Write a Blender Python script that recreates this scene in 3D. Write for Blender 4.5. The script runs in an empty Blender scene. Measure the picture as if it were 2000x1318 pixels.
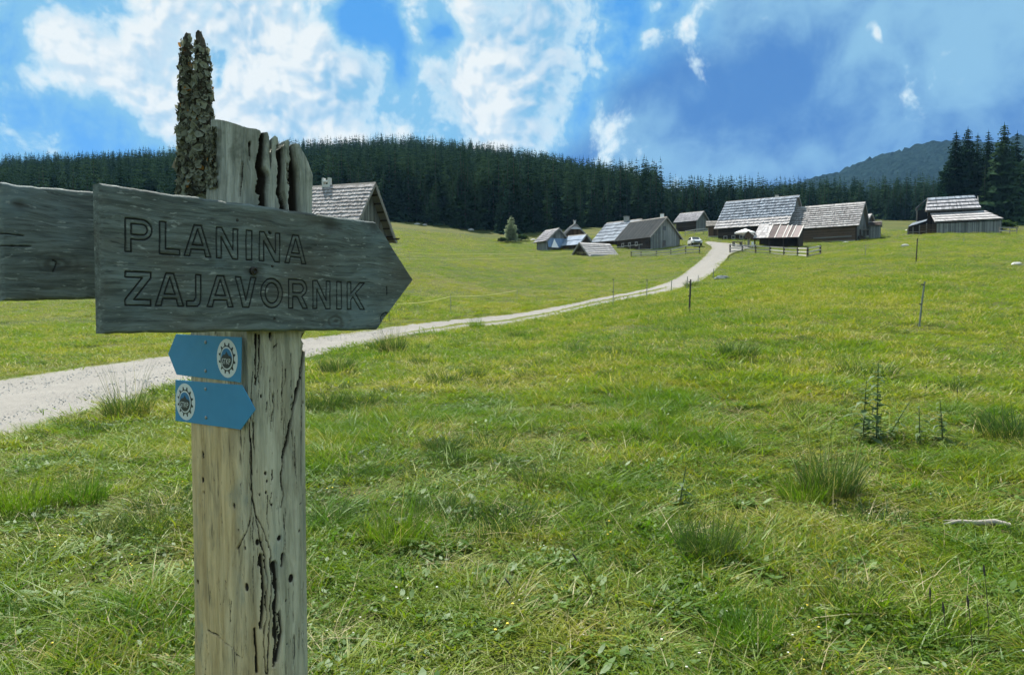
import bpy, math, random
import numpy as np
from mathutils import Vector, Matrix

random.seed(7)
rng = np.random.default_rng(11)
scene = bpy.context.scene
COL = scene.collection

# ------------------------------------------------------------------ camera
CAM_H = 1.6
FPX, CX, CY, HOR = 1450.0, 1000.0, 659.0, 600.0     # photo pixels
PITCH = math.atan((CY - HOR) / FPX)
cam_d = bpy.data.cameras.new('camera')
cam_d.sensor_width = 36.0
cam_d.lens = 36.0 * FPX / 2000.0
cam_d.clip_start = 0.05
cam_d.clip_end = 20000
cam = bpy.data.objects.new('camera', cam_d)
COL.objects.link(cam)
cam.location = (0, 0, CAM_H)
cam.rotation_euler = (math.pi / 2 - PITCH, 0, 0)
scene.camera = cam

# ------------------------------------------------------------------ light
SUN_AZ, SUN_EL = math.radians(-24), math.radians(56)   # azimuth from +Y towards +X
sun_dir = Vector((math.sin(SUN_AZ) * math.cos(SUN_EL), math.cos(SUN_AZ) * math.cos(SUN_EL), math.sin(SUN_EL)))
sl = bpy.data.lights.new('sun', 'SUN')
sl.energy = 5.0
sl.angle = math.radians(0.53)
sl.color = (1.0, 0.955, 0.88)
so = bpy.data.objects.new('sun', sl)
COL.objects.link(so)
so.rotation_euler = sun_dir.to_track_quat('Z', 'Y').to_euler()
scene.view_settings.view_transform = 'Standard'
scene.view_settings.look = 'None'
scene.view_settings.exposure = 1.0
scene.view_settings.gamma = 1.0
scene.view_settings.use_curve_mapping = False
scene.cycles.use_denoising = True
scene.cycles.max_bounces = 2
scene.cycles.diffuse_bounces = 2
scene.cycles.glossy_bounces = 1
scene.cycles.transmission_bounces = 2
scene.cycles.transparent_max_bounces = 4
scene.cycles.use_adaptive_sampling = True
scene.cycles.adaptive_threshold = 0.025
scene.cycles.use_light_tree = False
scene.cycles.volume_bounces = 0


class NT:
    """tiny node-tree helper"""
    def __init__(s, tree):
        s.t = tree
        tree.nodes.clear()

    def n(s, typ, ins=None, **at):
        nd = s.t.nodes.new(typ)
        for k, v in at.items():
            setattr(nd, k, v)
        for k, v in (ins or {}).items():
            sk = nd.inputs[k]
            if isinstance(v, bpy.types.NodeSocket):
                s.t.links.new(v, sk)
            else:
                sk.default_value = v
        return nd

    def m(s, op, a, b=None, c=None, clamp=False):
        ins = {0: a}
        if b is not None: ins[1] = b
        if c is not None: ins[2] = c
        return s.n('ShaderNodeMath', ins, operation=op, use_clamp=clamp).outputs[0]

    def ss(s, v, lo, hi):
        return s.n('ShaderNodeMapRange', {0: v, 1: lo, 2: hi, 3: 0.0, 4: 1.0}, interpolation_type='SMOOTHSTEP').outputs[0]

    def mix(s, f, a, b, blend='MIX'):
        def c(v): return v if isinstance(v, bpy.types.NodeSocket) else (tuple(v) + (1.0,) if len(v) == 3 else v)
        return s.n('ShaderNodeMix', {0: f, 6: c(a), 7: c(b)}, data_type='RGBA', blend_type=blend).outputs[2]

    def noise(s, vec, scale, detail=3.0, rough=0.55, dist=0.0):
        return s.n('ShaderNodeTexNoise', {'Vector': vec, 'Scale': scale, 'Detail': detail, 'Roughness': rough, 'Distortion': dist}).outputs[0]

    def mapping(s, vec, scale=(1, 1, 1), rot=(0, 0, 0), loc=(0, 0, 0)):
        return s.n('ShaderNodeMapping', {'Vector': vec, 'Scale': scale, 'Rotation': rot, 'Location': loc}).outputs[0]


# ------------------------------------------------------------------ sky
#SKY_BEGIN
world = bpy.data.worlds.new('World')
scene.world = world
world.use_nodes = True
world.cycles.sampling_method = 'MANUAL'
world.cycles.sample_map_resolution = 512
w = NT(world.node_tree)
sky = w.n('ShaderNodeTexSky', sky_type='NISHITA', sun_disc=False, sun_elevation=SUN_EL,
          sun_rotation=SUN_AZ, altitude=1200.0, air_density=1.0, dust_density=0.4, ozone_density=3.0)
dirv = w.n('ShaderNodeTexCoord').outputs['Generated']
sx = w.n('ShaderNodeSeparateXYZ', {0: dirv})
az = w.m('MULTIPLY', w.m('ARCTAN2', sx.outputs[0], sx.outputs[1]), 57.29578)
el = w.m('MULTIPLY', w.m('ARCSINE', sx.outputs[2]), 57.29578)
ae = w.n('ShaderNodeCombineXYZ', {0: az, 1: el, 2: 0.0}).outputs[0]      # direction in degrees


def azel(px, py):
    x, v = (px - CX) / FPX, -(py - CY) / FPX
    y = math.cos(PITCH) + v * math.sin(PITCH)
    z = -math.sin(PITCH) + v * math.cos(PITCH)
    return math.degrees(math.atan2(x, y)), math.degrees(math.atan2(z, math.hypot(x, y)))


def n2(vec, scale, detail, rough, typ='FBM', dist=0.0):
    return w.n('ShaderNodeTexNoise', {'Vector': vec, 'Scale': scale, 'Detail': detail, 'Roughness': rough, 'Distortion': dist}, noise_dimensions='2D').outputs[0]


wn = w.n('ShaderNodeTexNoise', {'Vector': ae, 'Scale': 0.16, 'Detail': 2.0}, noise_dimensions='2D').outputs['Color']
aew = w.n('ShaderNodeVectorMath', {0: wn, 1: (2.2, 2.2, 0.0), 2: w.n('ShaderNodeVectorMath', {0: ae, 1: (-1.1, -1.1, 0)}, operation='ADD').outputs[0]}, operation='MULTIPLY_ADD').outputs[0]


def bias(items, vec):
    """soft patches of more or less cloud, placed by direction: weight, pixel, radii in degrees, turn"""
    acc = None
    for wt, px, py, rx, ry, rot in items:
        a0, e0 = azel(px, py)
        if rot == 0:
            mp = w.n('ShaderNodeVectorMath', {0: vec, 1: (1 / rx, 1 / ry, 0), 2: (-a0 / rx, -e0 / ry, 0)}, operation='MULTIPLY_ADD').outputs[0]
        else:
            c, s_ = math.cos(rot), math.sin(rot)
            dv = w.n('ShaderNodeVectorMath', {0: vec, 1: (-a0, -e0, 0)}, operation='ADD').outputs[0]
            mp = w.n('ShaderNodeCombineXYZ', {0: w.n('ShaderNodeVectorMath', {0: dv, 1: (c / rx, s_ / rx, 0)}, operation='DOT_PRODUCT').outputs['Value'],
                                              1: w.n('ShaderNodeVectorMath', {0: dv, 1: (-s_ / ry, c / ry, 0)}, operation='DOT_PRODUCT').outputs['Value'], 2: 0.0}).outputs[0]
        g = w.n('ShaderNodeTexGradient', {0: mp}, gradient_type='QUADRATIC_SPHERE').outputs['Fac']
        acc = w.m('MULTIPLY', g, wt) if acc is None else w.m('MULTIPLY_ADD', g, wt, acc)
    return acc


CLOUDS = [(-.22, 1560, 170, 17, 10, 0), (.55, 610, 150, 15, 12, -.3), (.58, 960, 110, 11, 12, 0), (.40, 1010, 250, 8, 9, 0), (.42, 190, 105, 16, 5.5, -.62), (.50, 500, 225, 12, 7, 0), (.32, 420, 20, 14, 9, 0), (.35, 1080, 60, 6, 9, 0),
          (-.80, 690, 45, 4.6, 4.4, .5), (-.85, 872, 72, 4.4, 3.4, 0), (-.55, 770, 95, 2.0, 4.2, .1), (-.50, 428, 165, 1.8, 3.4, 0), (-.2, 250, 235, 6, 3, 0),
          (.38, 1265, 80, 2.0, 2.2, 0), (.30, 1357, 54, 1.3, 1.5, 0), (.30, 1280, 8, 2.0, 1.5, 0), (.40, 1720, 72, .7, 1.9, .75), (.30, 1205, 232, 3.6, 3.6, 0), (.15, 1390, 150, 4.8, 1.8, 0),
          (.13, 1510, 212, 2.4, 2.2, 0), (-.26, 1530, 330, 13, 6, 0), (.03, 1660, 250, 2.4, 3.4, 0), (.14, 1957, 128, 2.4, 1.0, 0), (.38, 330, 252, 3.4, 2.4, 0)]
bs = bias(CLOUDS, aew)
big = n2(aew, 0.17, 7.0, 0.60)
aes = w.n('ShaderNodeVectorMath', {0: aew, 1: (-0.3, 0.6, 0)}, operation='ADD').outputs[0]
big_l = n2(aew, 0.17, 4.5, 0.56)
big_s = n2(aes, 0.17, 4.5, 0.56)
def vor(vec, det):
    return w.n('ShaderNodeTexVoronoi', {'Vector': vec, 'Scale': 0.45, 'Detail': det, 'Roughness': 0.6, 'Lacunarity': 2.4}, voronoi_dimensions='2D', feature='F1', normalize=True).outputs['Distance']
vo, vl, vs = vor(aew, 2.0), vor(aew, 1.0), vor(aes, 1.0)
puff = w.m('MULTIPLY_ADD', vo, -0.36, big)
puff_l = w.m('MULTIPLY_ADD', vl, -0.36, big_l)
puff_s = w.m('MULTIPLY_ADD', vs, -0.36, big_s)
soft = n2(ae, 0.07, 2.0, 0.5)
# beyond the picture the same broken cloud goes on at an even cover
out = w.m('MAXIMUM', w.ss(w.m('ABSOLUTE', az), 36.0, 55.0), w.ss(el, 26.0, 38.0))
dens = w.m('ADD', w.m('MULTIPLY_ADD', out, 0.22, bs), puff)
cmask = w.ss(dens, 0.46, 0.64)
core = w.ss(dens, 0.54, 0.76)
lit = w.ss(w.m('SUBTRACT', puff_l, puff_s), -0.12, 0.12)
veil = w.ss(w.m('ADD', dens, w.m('MULTIPLY', w.m('SUBTRACT', soft, 0.5), 0.6)), 0.12, 0.46)
deckb = bias([(1.0, 1520, 250, 26, 20, 0), (1.0, 1950, 160, 22, 20, 0), (.5, 1200, 360, 14, 6, 0), (.22, 40, 235, 12, 5, 0)], ae)
dmask = w.ss(w.m('MULTIPLY_ADD', w.m('SUBTRACT', soft, 0.5), 0.9, deckb), 0.04, 0.40)
dlow = n2(aew, 0.075, 5.0, 0.55)
dtex = w.ss(w.m('MULTIPLY_ADD', big, 0.35, w.m('MULTIPLY', dlow, 0.65)), 0.40, 0.64)
low = w.ss(el, 16.0, 6.0)
deck_hi = w.mix(low, (2.3, 4.5, 6.5), (1.9, 3.8, 6.1))
deck_col = w.mix(dtex, w.mix(low, (0.62, 1.95, 4.9), (0.50, 1.5, 4.3)), deck_hi)
clear = w.mix(0.8, sky.outputs[0], (0.42, 3.1, 7.6))
base = w.mix(veil, clear, (2.05, 4.7, 7.1))
base = w.mix(dmask, base, deck_col)
cloud = w.mix(w.m('MULTIPLY_ADD', lit, 0.6, w.m('MULTIPLY', w.ss(w.m('MULTIPLY_ADD', big_l, 0.6, w.m('MULTIPLY', dlow, 0.4)), .40, .60), 0.55)), (2.0, 4.5, 6.8), (7.7, 8.1, 8.1))
cloud = w.mix(core, (5.6, 7.1, 7.9), cloud)
bg = w.n('ShaderNodeBackground', {0: w.mix(cmask, base, cloud), 1: 0.058})
w.n('ShaderNodeOutputWorld', {0: bg.outputs[0]})
#SKY_END

# ------------------------------------------------------------------ helpers
ROT = Matrix.Rotation(-PITCH, 3, 'X')


def ray(px, py):
    x, v = (px - CX) / FPX, -(py - CY) / FPX
    return np.array([x, math.cos(PITCH) + v * math.sin(PITCH), -math.sin(PITCH) + v * math.cos(PITCH)])


def at(px, py, d):
    """point seen at a pixel, at depth d along +Y"""
    r = ray(px, py)
    return Vector(r * (d / r[1])) + Vector((0, 0, CAM_H))


def hash2(ix, iy, seed):
    h = (ix.astype(np.int64) * 374761393 + iy.astype(np.int64) * 668265263 + seed * 974634777) & 0xFFFFFFFF
    h = ((h ^ (h >> 13)) * 1274126177) & 0xFFFFFFFF
    return ((h ^ (h >> 16)) & 0xFFFF) / 65535.0


def vnoise(x, y, seed=0):
    x = np.asarray(x, float); y = np.asarray(y, float)
    ix, iy = np.floor(x), np.floor(y)
    fx, fy = x - ix, y - iy
    fx = fx * fx * (3 - 2 * fx); fy = fy * fy * (3 - 2 * fy)
    a, b = hash2(ix, iy, seed), hash2(ix + 1, iy, seed)
    c, d = hash2(ix, iy + 1, seed), hash2(ix + 1, iy + 1, seed)
    return (a * (1 - fx) + b * fx) * (1 - fy) + (c * (1 - fx) + d * fx) * fy


def fbm(x, y, seed=0, octv=4, gain=0.5):
    s, amp, tot = 0, 1.0, 0
    for o in range(octv):
        s = s + amp * vnoise(np.asarray(x) * 2 ** o + 17.3 * o, np.asarray(y) * 2 ** o - 9.1 * o, seed + o)
        tot += amp; amp *= gain
    return s / tot - 0.5


def tag(o, label=None, cat=None, group=None, kind=None):
    if label: o['label'] = label
    if cat: o['category'] = cat
    if group: o['group'] = group
    if kind: o['kind'] = kind
    return o


def empty(name, loc=(0, 0, 0), rz=0.0):
    o = bpy.data.objects.new(name, None)
    o.empty_display_size = 0.1
    COL.objects.link(o)
    o.location = loc
    o.rotation_euler = (0, 0, rz)
    return o


def raw_mesh(name, V, Fc, mat=None, attrs=None, smooth=False):
    me = bpy.data.meshes.new(name)
    me.from_pydata(V if isinstance(V, list) else V.tolist(), [], Fc if isinstance(Fc, list) else Fc.tolist())
    if attrs:
        for k, a in attrs.items():
            at_ = me.attributes.new(k, 'FLOAT', 'POINT')
            at_.data.foreach_set('value', np.asarray(a, dtype=np.float32))
    if mat: me.materials.append(mat)
    if smooth: me.polygons.foreach_set('use_smooth', [True] * len(me.polygons))
    me.update()
    return me


def link(name, me, parent=None, loc=None, rot=None):
    o = bpy.data.objects.new(name, me)
    COL.objects.link(o)
    if parent: o.parent = parent
    if loc is not None: o.location = loc
    if rot is not None: o.rotation_euler = rot
    return o


class MB:
    """collects boxes, bars and tubes into one mesh with a per-vertex tint"""
    def __init__(s):
        s.v, s.f, s.t = [], [], []

    def add(s, V, Fc, tint=0.5):
        b = len(s.v)
        s.v += [tuple(p) for p in V]
        s.f += [tuple(b + i for i in f) for f in Fc]
        s.t += [tint] * len(V)

    def hexa(s, p, tint=0.5):
        s.add(p, [(3, 2, 1, 0), (4, 5, 6, 7), (0, 1, 5, 4), (1, 2, 6, 5), (2, 3, 7, 6), (3, 0, 4, 7)], tint)

    def box(s, x0, x1, y0, y1, z0, z1, tint=0.5):
        s.hexa([(x0, y0, z0), (x1, y0, z0), (x1, y1, z0), (x0, y1, z0), (x0, y0, z1), (x1, y0, z1), (x1, y1, z1), (x0, y1, z1)], tint)

    def bar(s, a, b, wx, wz, tint=0.5, up=(0, 0, 1)):
        a, b = Vector(a), Vector(b)
        d = (b - a).normalized()
        u = Vector(up)
        if abs(d.dot(u)) > 0.98: u = Vector((0, 1, 0))
        x = d.cross(u).normalized() * (wx / 2)
        z = x.cross(d).normalized() * (wz / 2)
        s.hexa([a - x - z, a + x - z, a + x + z, a - x + z, b - x - z, b + x - z, b + x + z, b - x + z], tint)

    def tube(s, pts, rad, n=6, tint=0.5, cap=True):
        pts = [Vector(p) for p in pts]
        if not hasattr(rad, '__len__'): rad = [rad] * len(pts)
        b = len(s.v)
        for i, p in enumerate(pts):
            d = (pts[min(i + 1, len(pts) - 1)] - pts[max(i - 1, 0)]).normalized()
            u = Vector((0, 0, 1)) if abs(d.z) < 0.9 else Vector((1, 0, 0))
            x = d.cross(u).normalized(); y = d.cross(x)
            for k in range(n):
                a = 2 * math.pi * k / n
                s.v.append(tuple(p + (x * math.cos(a) + y * math.sin(a)) * rad[i])); s.t.append(tint)
        for i in range(len(pts) - 1):
            for k in range(n):
                k2 = (k + 1) % n
                s.f.append((b + i * n + k, b + i * n + k2, b + (i + 1) * n + k2, b + (i + 1) * n + k))
        if cap:
            s.f.append(tuple(b + k for k in range(n)))
            s.f.append(tuple(b + (len(pts) - 1) * n + k for k in reversed(range(n))))

    def prism(s, poly, axis_pts, tint=0.5):
        """poly: list of 3-D points; axis_pts: offset vector"""
        n = len(poly); off = Vector(axis_pts)
        P = [Vector(p) for p in poly]; Q = [p + off for p in P]
        s.add(P + Q, [tuple(range(n)), tuple(reversed(range(n, 2 * n)))] + [(i, i + n, (i + 1) % n + n, (i + 1) % n) for i in range(n)], tint)

    def mesh(s, name, mat, smooth=False):
        me = raw_mesh(name, s.v, s.f, mat, {'tint': s.t}, smooth)
        return me

    def build(s, name, mat, parent=None, smooth=False):
        return link(name, s.mesh(name, mat, smooth), parent)


# ------------------------------------------------------------------ materials
def new_mat(name):
    m = bpy.data.materials.new(name)
    m.use_nodes = True
    return m, NT(m.node_tree)


def finish(t, shader, disp=None):
    t.n('ShaderNodeOutputMaterial', {'Surface': shader} if disp is None else {'Surface': shader, 'Displacement': disp})


def principled(t, col, rough=0.8, normal=None, spec=0.3, metal=0.0):
    ins = {'Base Color': col if isinstance(col, bpy.types.NodeSocket) else tuple(col) + (1.0,), 'Roughness': rough, 'Specular IOR Level': spec, 'Metallic': metal}
    if normal is not None: ins['Normal'] = normal
    return t.n('ShaderNodeBsdfPrincipled', ins).outputs[0]


def bump(t, h, strength=0.3, dist=0.01):
    return t.n('ShaderNodeBump', {'Height': h, 'Strength': strength, 'Distance': dist}).outputs[0]


def attr(t, name):
    return t.n('ShaderNodeAttribute', attribute_name=name).outputs['Fac']


def plain(name, col, rough=0.7, var=0.25, scale=8.0, spec=0.3, metal=0.0):
    m, t = new_mat(name)
    oc = t.n('ShaderNodeTexCoord').outputs['Object']
    n = t.noise(oc, scale, 5.0, 0.6)
    k = t.m('ADD', t.m('MULTIPLY', n, 2 * var), 1.0 - var)
    c = t.mix(1.0, tuple(col), t.n('ShaderNodeCombineColor', {0: k, 1: k, 2: k}).outputs[0], 'MULTIPLY')
    finish(t, principled(t, c, rough, bump(t, n, 0.2, 0.01), spec, metal))
    return m


def boards(name, dark, light, grain=(40, 40, 3), scale=1.0, rough=0.85, spec=0.2):
    """weathered timber: tint from the board, grain and stains from noise"""
    m, t = new_mat(name)
    oc = t.n('ShaderNodeTexCoord').outputs['Object']
    g = t.noise(t.mapping(oc, grain), scale, 4.0, 0.65)
    st = t.noise(oc, 0.9, 4.0, 0.6)
    ti = attr(t, 'tint')
    f = t.m('ADD', t.m('MULTIPLY', ti, 0.55), t.m('ADD', t.m('MULTIPLY', g, 0.5), t.m('MULTIPLY', st, 0.45)))
    f = t.ss(f, 0.35, 1.15)
    finish(t, principled(t, t.mix(f, dark, light), rough, bump(t, g, 0.4, 0.02), spec))
    return m


M = {}
M['shingle'] = boards('shingle_grey', (0.10, 0.098, 0.105), (0.40, 0.395, 0.415), (8, 8, 8))
M['shingle_warm'] = boards('shingle_warm', (0.13, 0.12, 0.115), (0.44, 0.42, 0.41), (8, 8, 8))
M['shingle_blue'] = boards('shingle_bluegrey', (0.06, 0.075, 0.095), (0.27, 0.31, 0.36), (8, 8, 8))
M['shingle_pale'] = boards('shingle_pale', (0.24, 0.225, 0.22), (0.48, 0.46, 0.455), (8, 8, 8))
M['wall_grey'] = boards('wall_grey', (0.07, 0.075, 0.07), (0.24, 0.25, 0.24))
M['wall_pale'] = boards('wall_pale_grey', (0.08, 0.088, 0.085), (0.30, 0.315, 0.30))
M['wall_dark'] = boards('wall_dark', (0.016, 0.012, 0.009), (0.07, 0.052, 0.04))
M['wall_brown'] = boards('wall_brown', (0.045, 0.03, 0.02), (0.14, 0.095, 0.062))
M['timber'] = boards('timber_grey', (0.09, 0.085, 0.075), (0.30, 0.28, 0.25))
M['timber_pale'] = boards('timber_pale', (0.25, 0.24, 0.22), (0.55, 0.52, 0.48))
M['rust'] = boards('rust_sheet', (0.07, 0.052, 0.048), (0.26, 0.21, 0.20), (30, 4, 4))
M['dark_metal'] = boards('dark_metal_roof', (0.035, 0.04, 0.042), (0.09, 0.095, 0.095), (6, 2, 6), rough=0.85, spec=0.08)
M['tin'] = boards('tin_roof', (0.16, 0.21, 0.28), (0.30, 0.35, 0.42), (3, 3, 3), rough=0.8, spec=0.1)
M['stone'] = plain('stone_plinth', (0.3, 0.3, 0.28), 0.9, 0.5, 6.0)
M['void'] = plain('dark_interior', (0.012, 0.011, 0.01), 0.9, 0.2)  # near-black colour stands in for unlit insides
M['glass'] = plain('window_glass', (0.02, 0.025, 0.03), 0.12, 0.1, spec=0.6)
M['white'] = plain('white_paint', (0.78, 0.78, 0.76), 0.6, 0.06)
M['plaster'] = plain('pale_plaster', (0.55, 0.54, 0.50), 0.8, 0.15)
M['fabric'] = plain('white_fabric', (0.80, 0.78, 0.74), 0.9, 0.05)
M['tarp'] = plain('blue_tarp', (0.15, 0.23, 0.36), 0.5, 0.25, 3.0)
M['tape'] = plain('fence_tape', (0.55, 0.55, 0.22), 0.6, 0.1)
M['plastic'] = plain('stake_plastic', (0.14, 0.17, 0.14), 0.5, 0.2)
M['stake_dark'] = plain('stake_dark', (0.045, 0.04, 0.035), 0.8, 0.3)
M['rock'] = plain('rock', (0.42, 0.41, 0.39), 0.9, 0.4, 5.0)
M['rock_dark'] = plain('rock_dark', (0.10, 0.12, 0.12), 0.9, 0.5, 5.0)
M['car'] = plain('car_paint', (0.72, 0.74, 0.76), 0.25, 0.03, spec=0.6)
M['rubber'] = plain('rubber', (0.02, 0.02, 0.02), 0.8, 0.1)
M['lamp'] = plain('lamp_glass', (0.55, 0.5, 0.42), 0.15, 0.1, spec=0.6)
M['bark'] = plain('bark', (0.06, 0.05, 0.04), 0.95, 0.5, 12.0)
M['steel'] = plain('screw_steel', (0.30, 0.32, 0.32), 0.35, 0.2, 200.0, metal=0.8)
M['bleached'] = plain('bleached_branch', (0.30, 0.275, 0.235), 0.85, 0.3, 14.0)

# ------------------------------------------------------------------ terrain
# image row of the ground at a depth, read off the photograph column by column
COLS = {
    -500: [(3, 1373), (5, 1049), (9, 855), (15.5, 742), (35, 652), (65, 596), (110, 555), (190, 480), (300, 412), (420, 374), (600, 370)],
    0:    [(3, 1373), (5, 1049), (9, 855), (15.5, 740), (35, 650), (65, 594), (110, 548), (190, 476), (300, 408), (420, 370), (600, 368)],
    400:  [(3, 1373), (5, 1049), (9, 850), (14, 747), (30, 658), (55, 596), (100, 532), (190, 455), (300, 396), (420, 350), (600, 350)],
    780:  [(3, 1373), (5, 1049), (10, 808), (20, 680), (30, 641), (50, 568), (62, 535), (85, 508), (120, 480), (190, 442), (300, 385), (420, 328), (600, 330)],
    1000: [(3, 1373), (5, 1049), (10, 802), (20, 682), (30, 645), (40, 620), (62, 566), (90, 528), (112, 509), (126, 497), (150, 484), (180, 471), (300, 402), (420, 348), (600, 350)],
    1250: [(3, 1373), (5, 1049), (10, 787), (20, 658), (30, 607), (42, 583), (62, 562), (90, 527), (112, 506), (124, 493), (132, 485), (160, 462), (235, 440), (320, 415), (420, 412), (600, 425)],
    1400: [(3, 1373), (5, 1049), (10, 780), (20, 642), (30, 595), (45, 562), (68, 536), (95, 510), (112, 492), (130, 473), (160, 453), (240, 436), (320, 424), (420, 420), (600, 430)],
    1500: [(3, 1373), (5, 1049), (10, 777), (15, 688), (23, 612), (32, 577), (48, 548), (65, 530), (90, 512), (112, 499), (128, 477), (160, 456), (240, 435), (320, 426), (420, 424), (600, 432)],
    1680: [(3, 1373), (5, 1049), (10, 777), (15, 690), (21, 627), (31, 576), (46, 540), (63, 518), (88, 496), (110, 482), (126, 471), (160, 450), (240, 433), (320, 426), (420, 424), (600, 432)],
    1850: [(3, 1373), (5, 1049), (10, 778), (15, 692), (20, 640), (31, 572), (45, 524), (62, 502), (88, 478), (112, 463), (122, 456), (150, 449), (215, 437), (300, 425), (420, 424), (600, 432)],
    2050: [(3, 1373), (5, 1049), (10, 778), (15, 692), (20, 645), (31, 578), (45, 532), (62, 508), (88, 482), (112, 468), (125, 462), (180, 440), (300, 420), (420, 418), (600, 430)],
    2600: [(3, 1373), (5, 1049), (10, 780), (15, 696), (20, 652), (31, 590), (45, 550), (62, 520), (88, 495), (125, 475), (180, 445), (300, 420), (420, 415), (600, 430)],
}
_th = np.array([math.atan((c - CX) / FPX) for c in COLS])
_lg = np.linspace(math.log(0.8), math.log(3500), 260)
_tab = np.zeros((len(COLS), len(_lg)))
for i, (c, prof) in enumerate(COLS.items()):
    d = np.array([0.5] + [p[0] for p in prof] + [1200, 4000])
    z = np.array([-CAM_H] + [(HOR - p[1]) / FPX * p[0] for p in prof] + [(HOR - prof[-1][1]) / FPX * 600 * 0.9] * 2)
    zz = np.interp(_lg, np.log(d), z)
    k = np.exp(-0.5 * (np.arange(-9, 10) / 3.2) ** 2); k /= k.sum()
    _tab[i] = np.convolve(np.pad(zz, 9, mode='edge'), k, mode='valid')
_thf = np.linspace(_th[0], _th[-1], 160)
_tabf = np.stack([np.interp(_thf, _th, _tab[:, j]) for j in range(len(_lg))], 1)
k = np.exp(-0.5 * (np.arange(-8, 9) / 3.0) ** 2); k /= k.sum()
_tabf = np.apply_along_axis(lambda v: np.convolve(np.pad(v, 8, mode='edge'), k, mode='valid'), 0, _tabf)


def H(x, y, detail=True):
    x = np.asarray(x, float); y = np.asarray(y, float)
    r = np.hypot(x, y) + 1e-6
    th = np.arctan2(x, y)
    thc = np.clip(th, _thf[0], _thf[-1])
    d = np.maximum(r * np.cos(thc), 0.81)
    fi = np.clip((thc - _thf[0]) / (_thf[-1] - _thf[0]) * (len(_thf) - 1), 0, len(_thf) - 1.001)
    gi = np.clip((np.log(d) - _lg[0]) / (_lg[-1] - _lg[0]) * (len(_lg) - 1), 0, len(_lg) - 1.001)
    i, j = fi.astype(int), gi.astype(int)
    a, b = fi - i, gi - j
    z = (_tabf[i, j] * (1 - a) + _tabf[i + 1, j] * a) * (1 - b) + (_tabf[i, j + 1] * (1 - a) + _tabf[i + 1, j + 1] * a) * b
    back = np.clip((np.abs(th) - 1.1) / 1.2, 0, 1)          # behind the camera the meadow levels out
    z = z * (1 - back * np.clip((r - 4) / 40, 0, 1) * 0.85) + CAM_H
    if detail:
        amp = np.clip(r / 25, 0.25, 1.0)
        z = z + amp * (0.16 * fbm(x / 2.3, y / 2.3, 3, 3) + 0.05 * fbm(x / 0.5, y / 0.5, 9, 2)) * np.clip(r / 3, 0, 1)
        z = z + 0.5 * fbm(x / 19, y / 19, 5, 2) * np.clip((r - 20) / 60, 0, 1)
        f = np.clip((r - 170) / 120, 0, 1)
        z = z + f * 6 * fbm(x / 70, y / 70, 21, 3)
    return z


def G(px, py, lo=1.5, hi=400.0, detail=True):
    """where the view ray through a pixel meets the ground"""
    r = ray(px, py)
    t = np.exp(np.linspace(math.log(lo), math.log(hi), 3000)) / r[1]
    P = np.outer(t, r); P[:, 2] += CAM_H
    dz = P[:, 2] - H(P[:, 0], P[:, 1], detail)
    hit = np.where((dz[:-1] > 0) & (dz[1:] <= 0))[0]
    if len(hit) == 0:
        i = int(np.argmin(np.abs(dz)))
        return Vector((P[i, 0], P[i, 1], float(H(P[i, 0], P[i, 1]))))
    i = hit[0]
    f = dz[i] / (dz[i] - dz[i + 1])
    p = P[i] * (1 - f) + P[i + 1] * f
    return Vector((p[0], p[1], float(H(p[0], p[1]))))


def gz(x, y):
    return float(H(np.array([x]), np.array([y]))[0])


# ---- road edges: read off the photograph, laid on the ground
far_px = [(-420, 800), (-200, 770), (0, 740), (160, 715), (340, 692), (520, 669), (640, 655), (760, 638), (860, 627), (1000, 611), (1100, 596), (1200, 577), (1262, 564), (1300, 552), (1328, 539), (1350, 521), (1368, 506), (1388, 488), (1392, 481), (1372, 474), (1380, 471)]
near_px = [(-420, 1000), (-200, 925), (0, 856), (120, 818), (220, 790), (340, 756), (470, 724), (615, 694), (740, 664), (870, 645), (1000, 631), (1110, 610), (1200, 592), (1280, 579), (1335, 567), (1382, 542), (1405, 520), (1419, 504), (1426, 494), (1452, 488), (1480, 480)]


def resample(P, n):
    P = np.array([[p.x, p.y] for p in P])
    s = np.r_[0, np.cumsum(np.linalg.norm(np.diff(P, axis=0), axis=1))]
    # smooth once on a dense curve
    t = np.linspace(0, s[-1], n)
    q = np.stack([np.interp(t, s, P[:, 0]), np.interp(t, s, P[:, 1])], 1)
    k = np.exp(-0.5 * (np.arange(-12, 13) / 5.0) ** 2); k /= k.sum()
    for c in range(2):
        q[:, c] = np.convolve(np.pad(q[:, c], 12, mode='edge'), k, mode='valid')
    return q


NR = 420
def by_station(px):
    P = np.array([[p.x, p.y] for p in [G(a, b, detail=False) for a, b in px]])
    u = np.linspace(0, len(px) - 1, NR)
    q = np.stack([np.interp(u, np.arange(len(px)), P[:, 0]), np.interp(u, np.arange(len(px)), P[:, 1])], 1)
    k = np.exp(-0.5 * (np.arange(-22, 23) / 9.0) ** 2); k /= k.sum()
    for c in range(2):
        q[:, c] = np.convolve(np.pad(q[:, c], 22, mode='reflect', reflect_type='odd'), k, mode='valid')
    return q


E_far, E_near = by_station(far_px), by_station(near_px)
sgn = np.arange(NR)
wob = np.stack([fbm(sgn / 9.0, sgn * 0 + 3, 31, 3), fbm(sgn / 9.0, sgn * 0 + 8, 37, 3)], 1)
dirn = (E_near - E_far); dirn /= np.linalg.norm(dirn, axis=1)[:, None]
E_far = E_far + dirn * wob[:, :1] * 0.7
E_near = E_near + dirn * (wob[:, 1:] * 0.7 + .9 * np.exp(-((np.linspace(0, 1, NR) - .5) / .18) ** 2)[:, None])
road_poly = np.vstack([E_far, E_near[::-1]])


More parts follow.
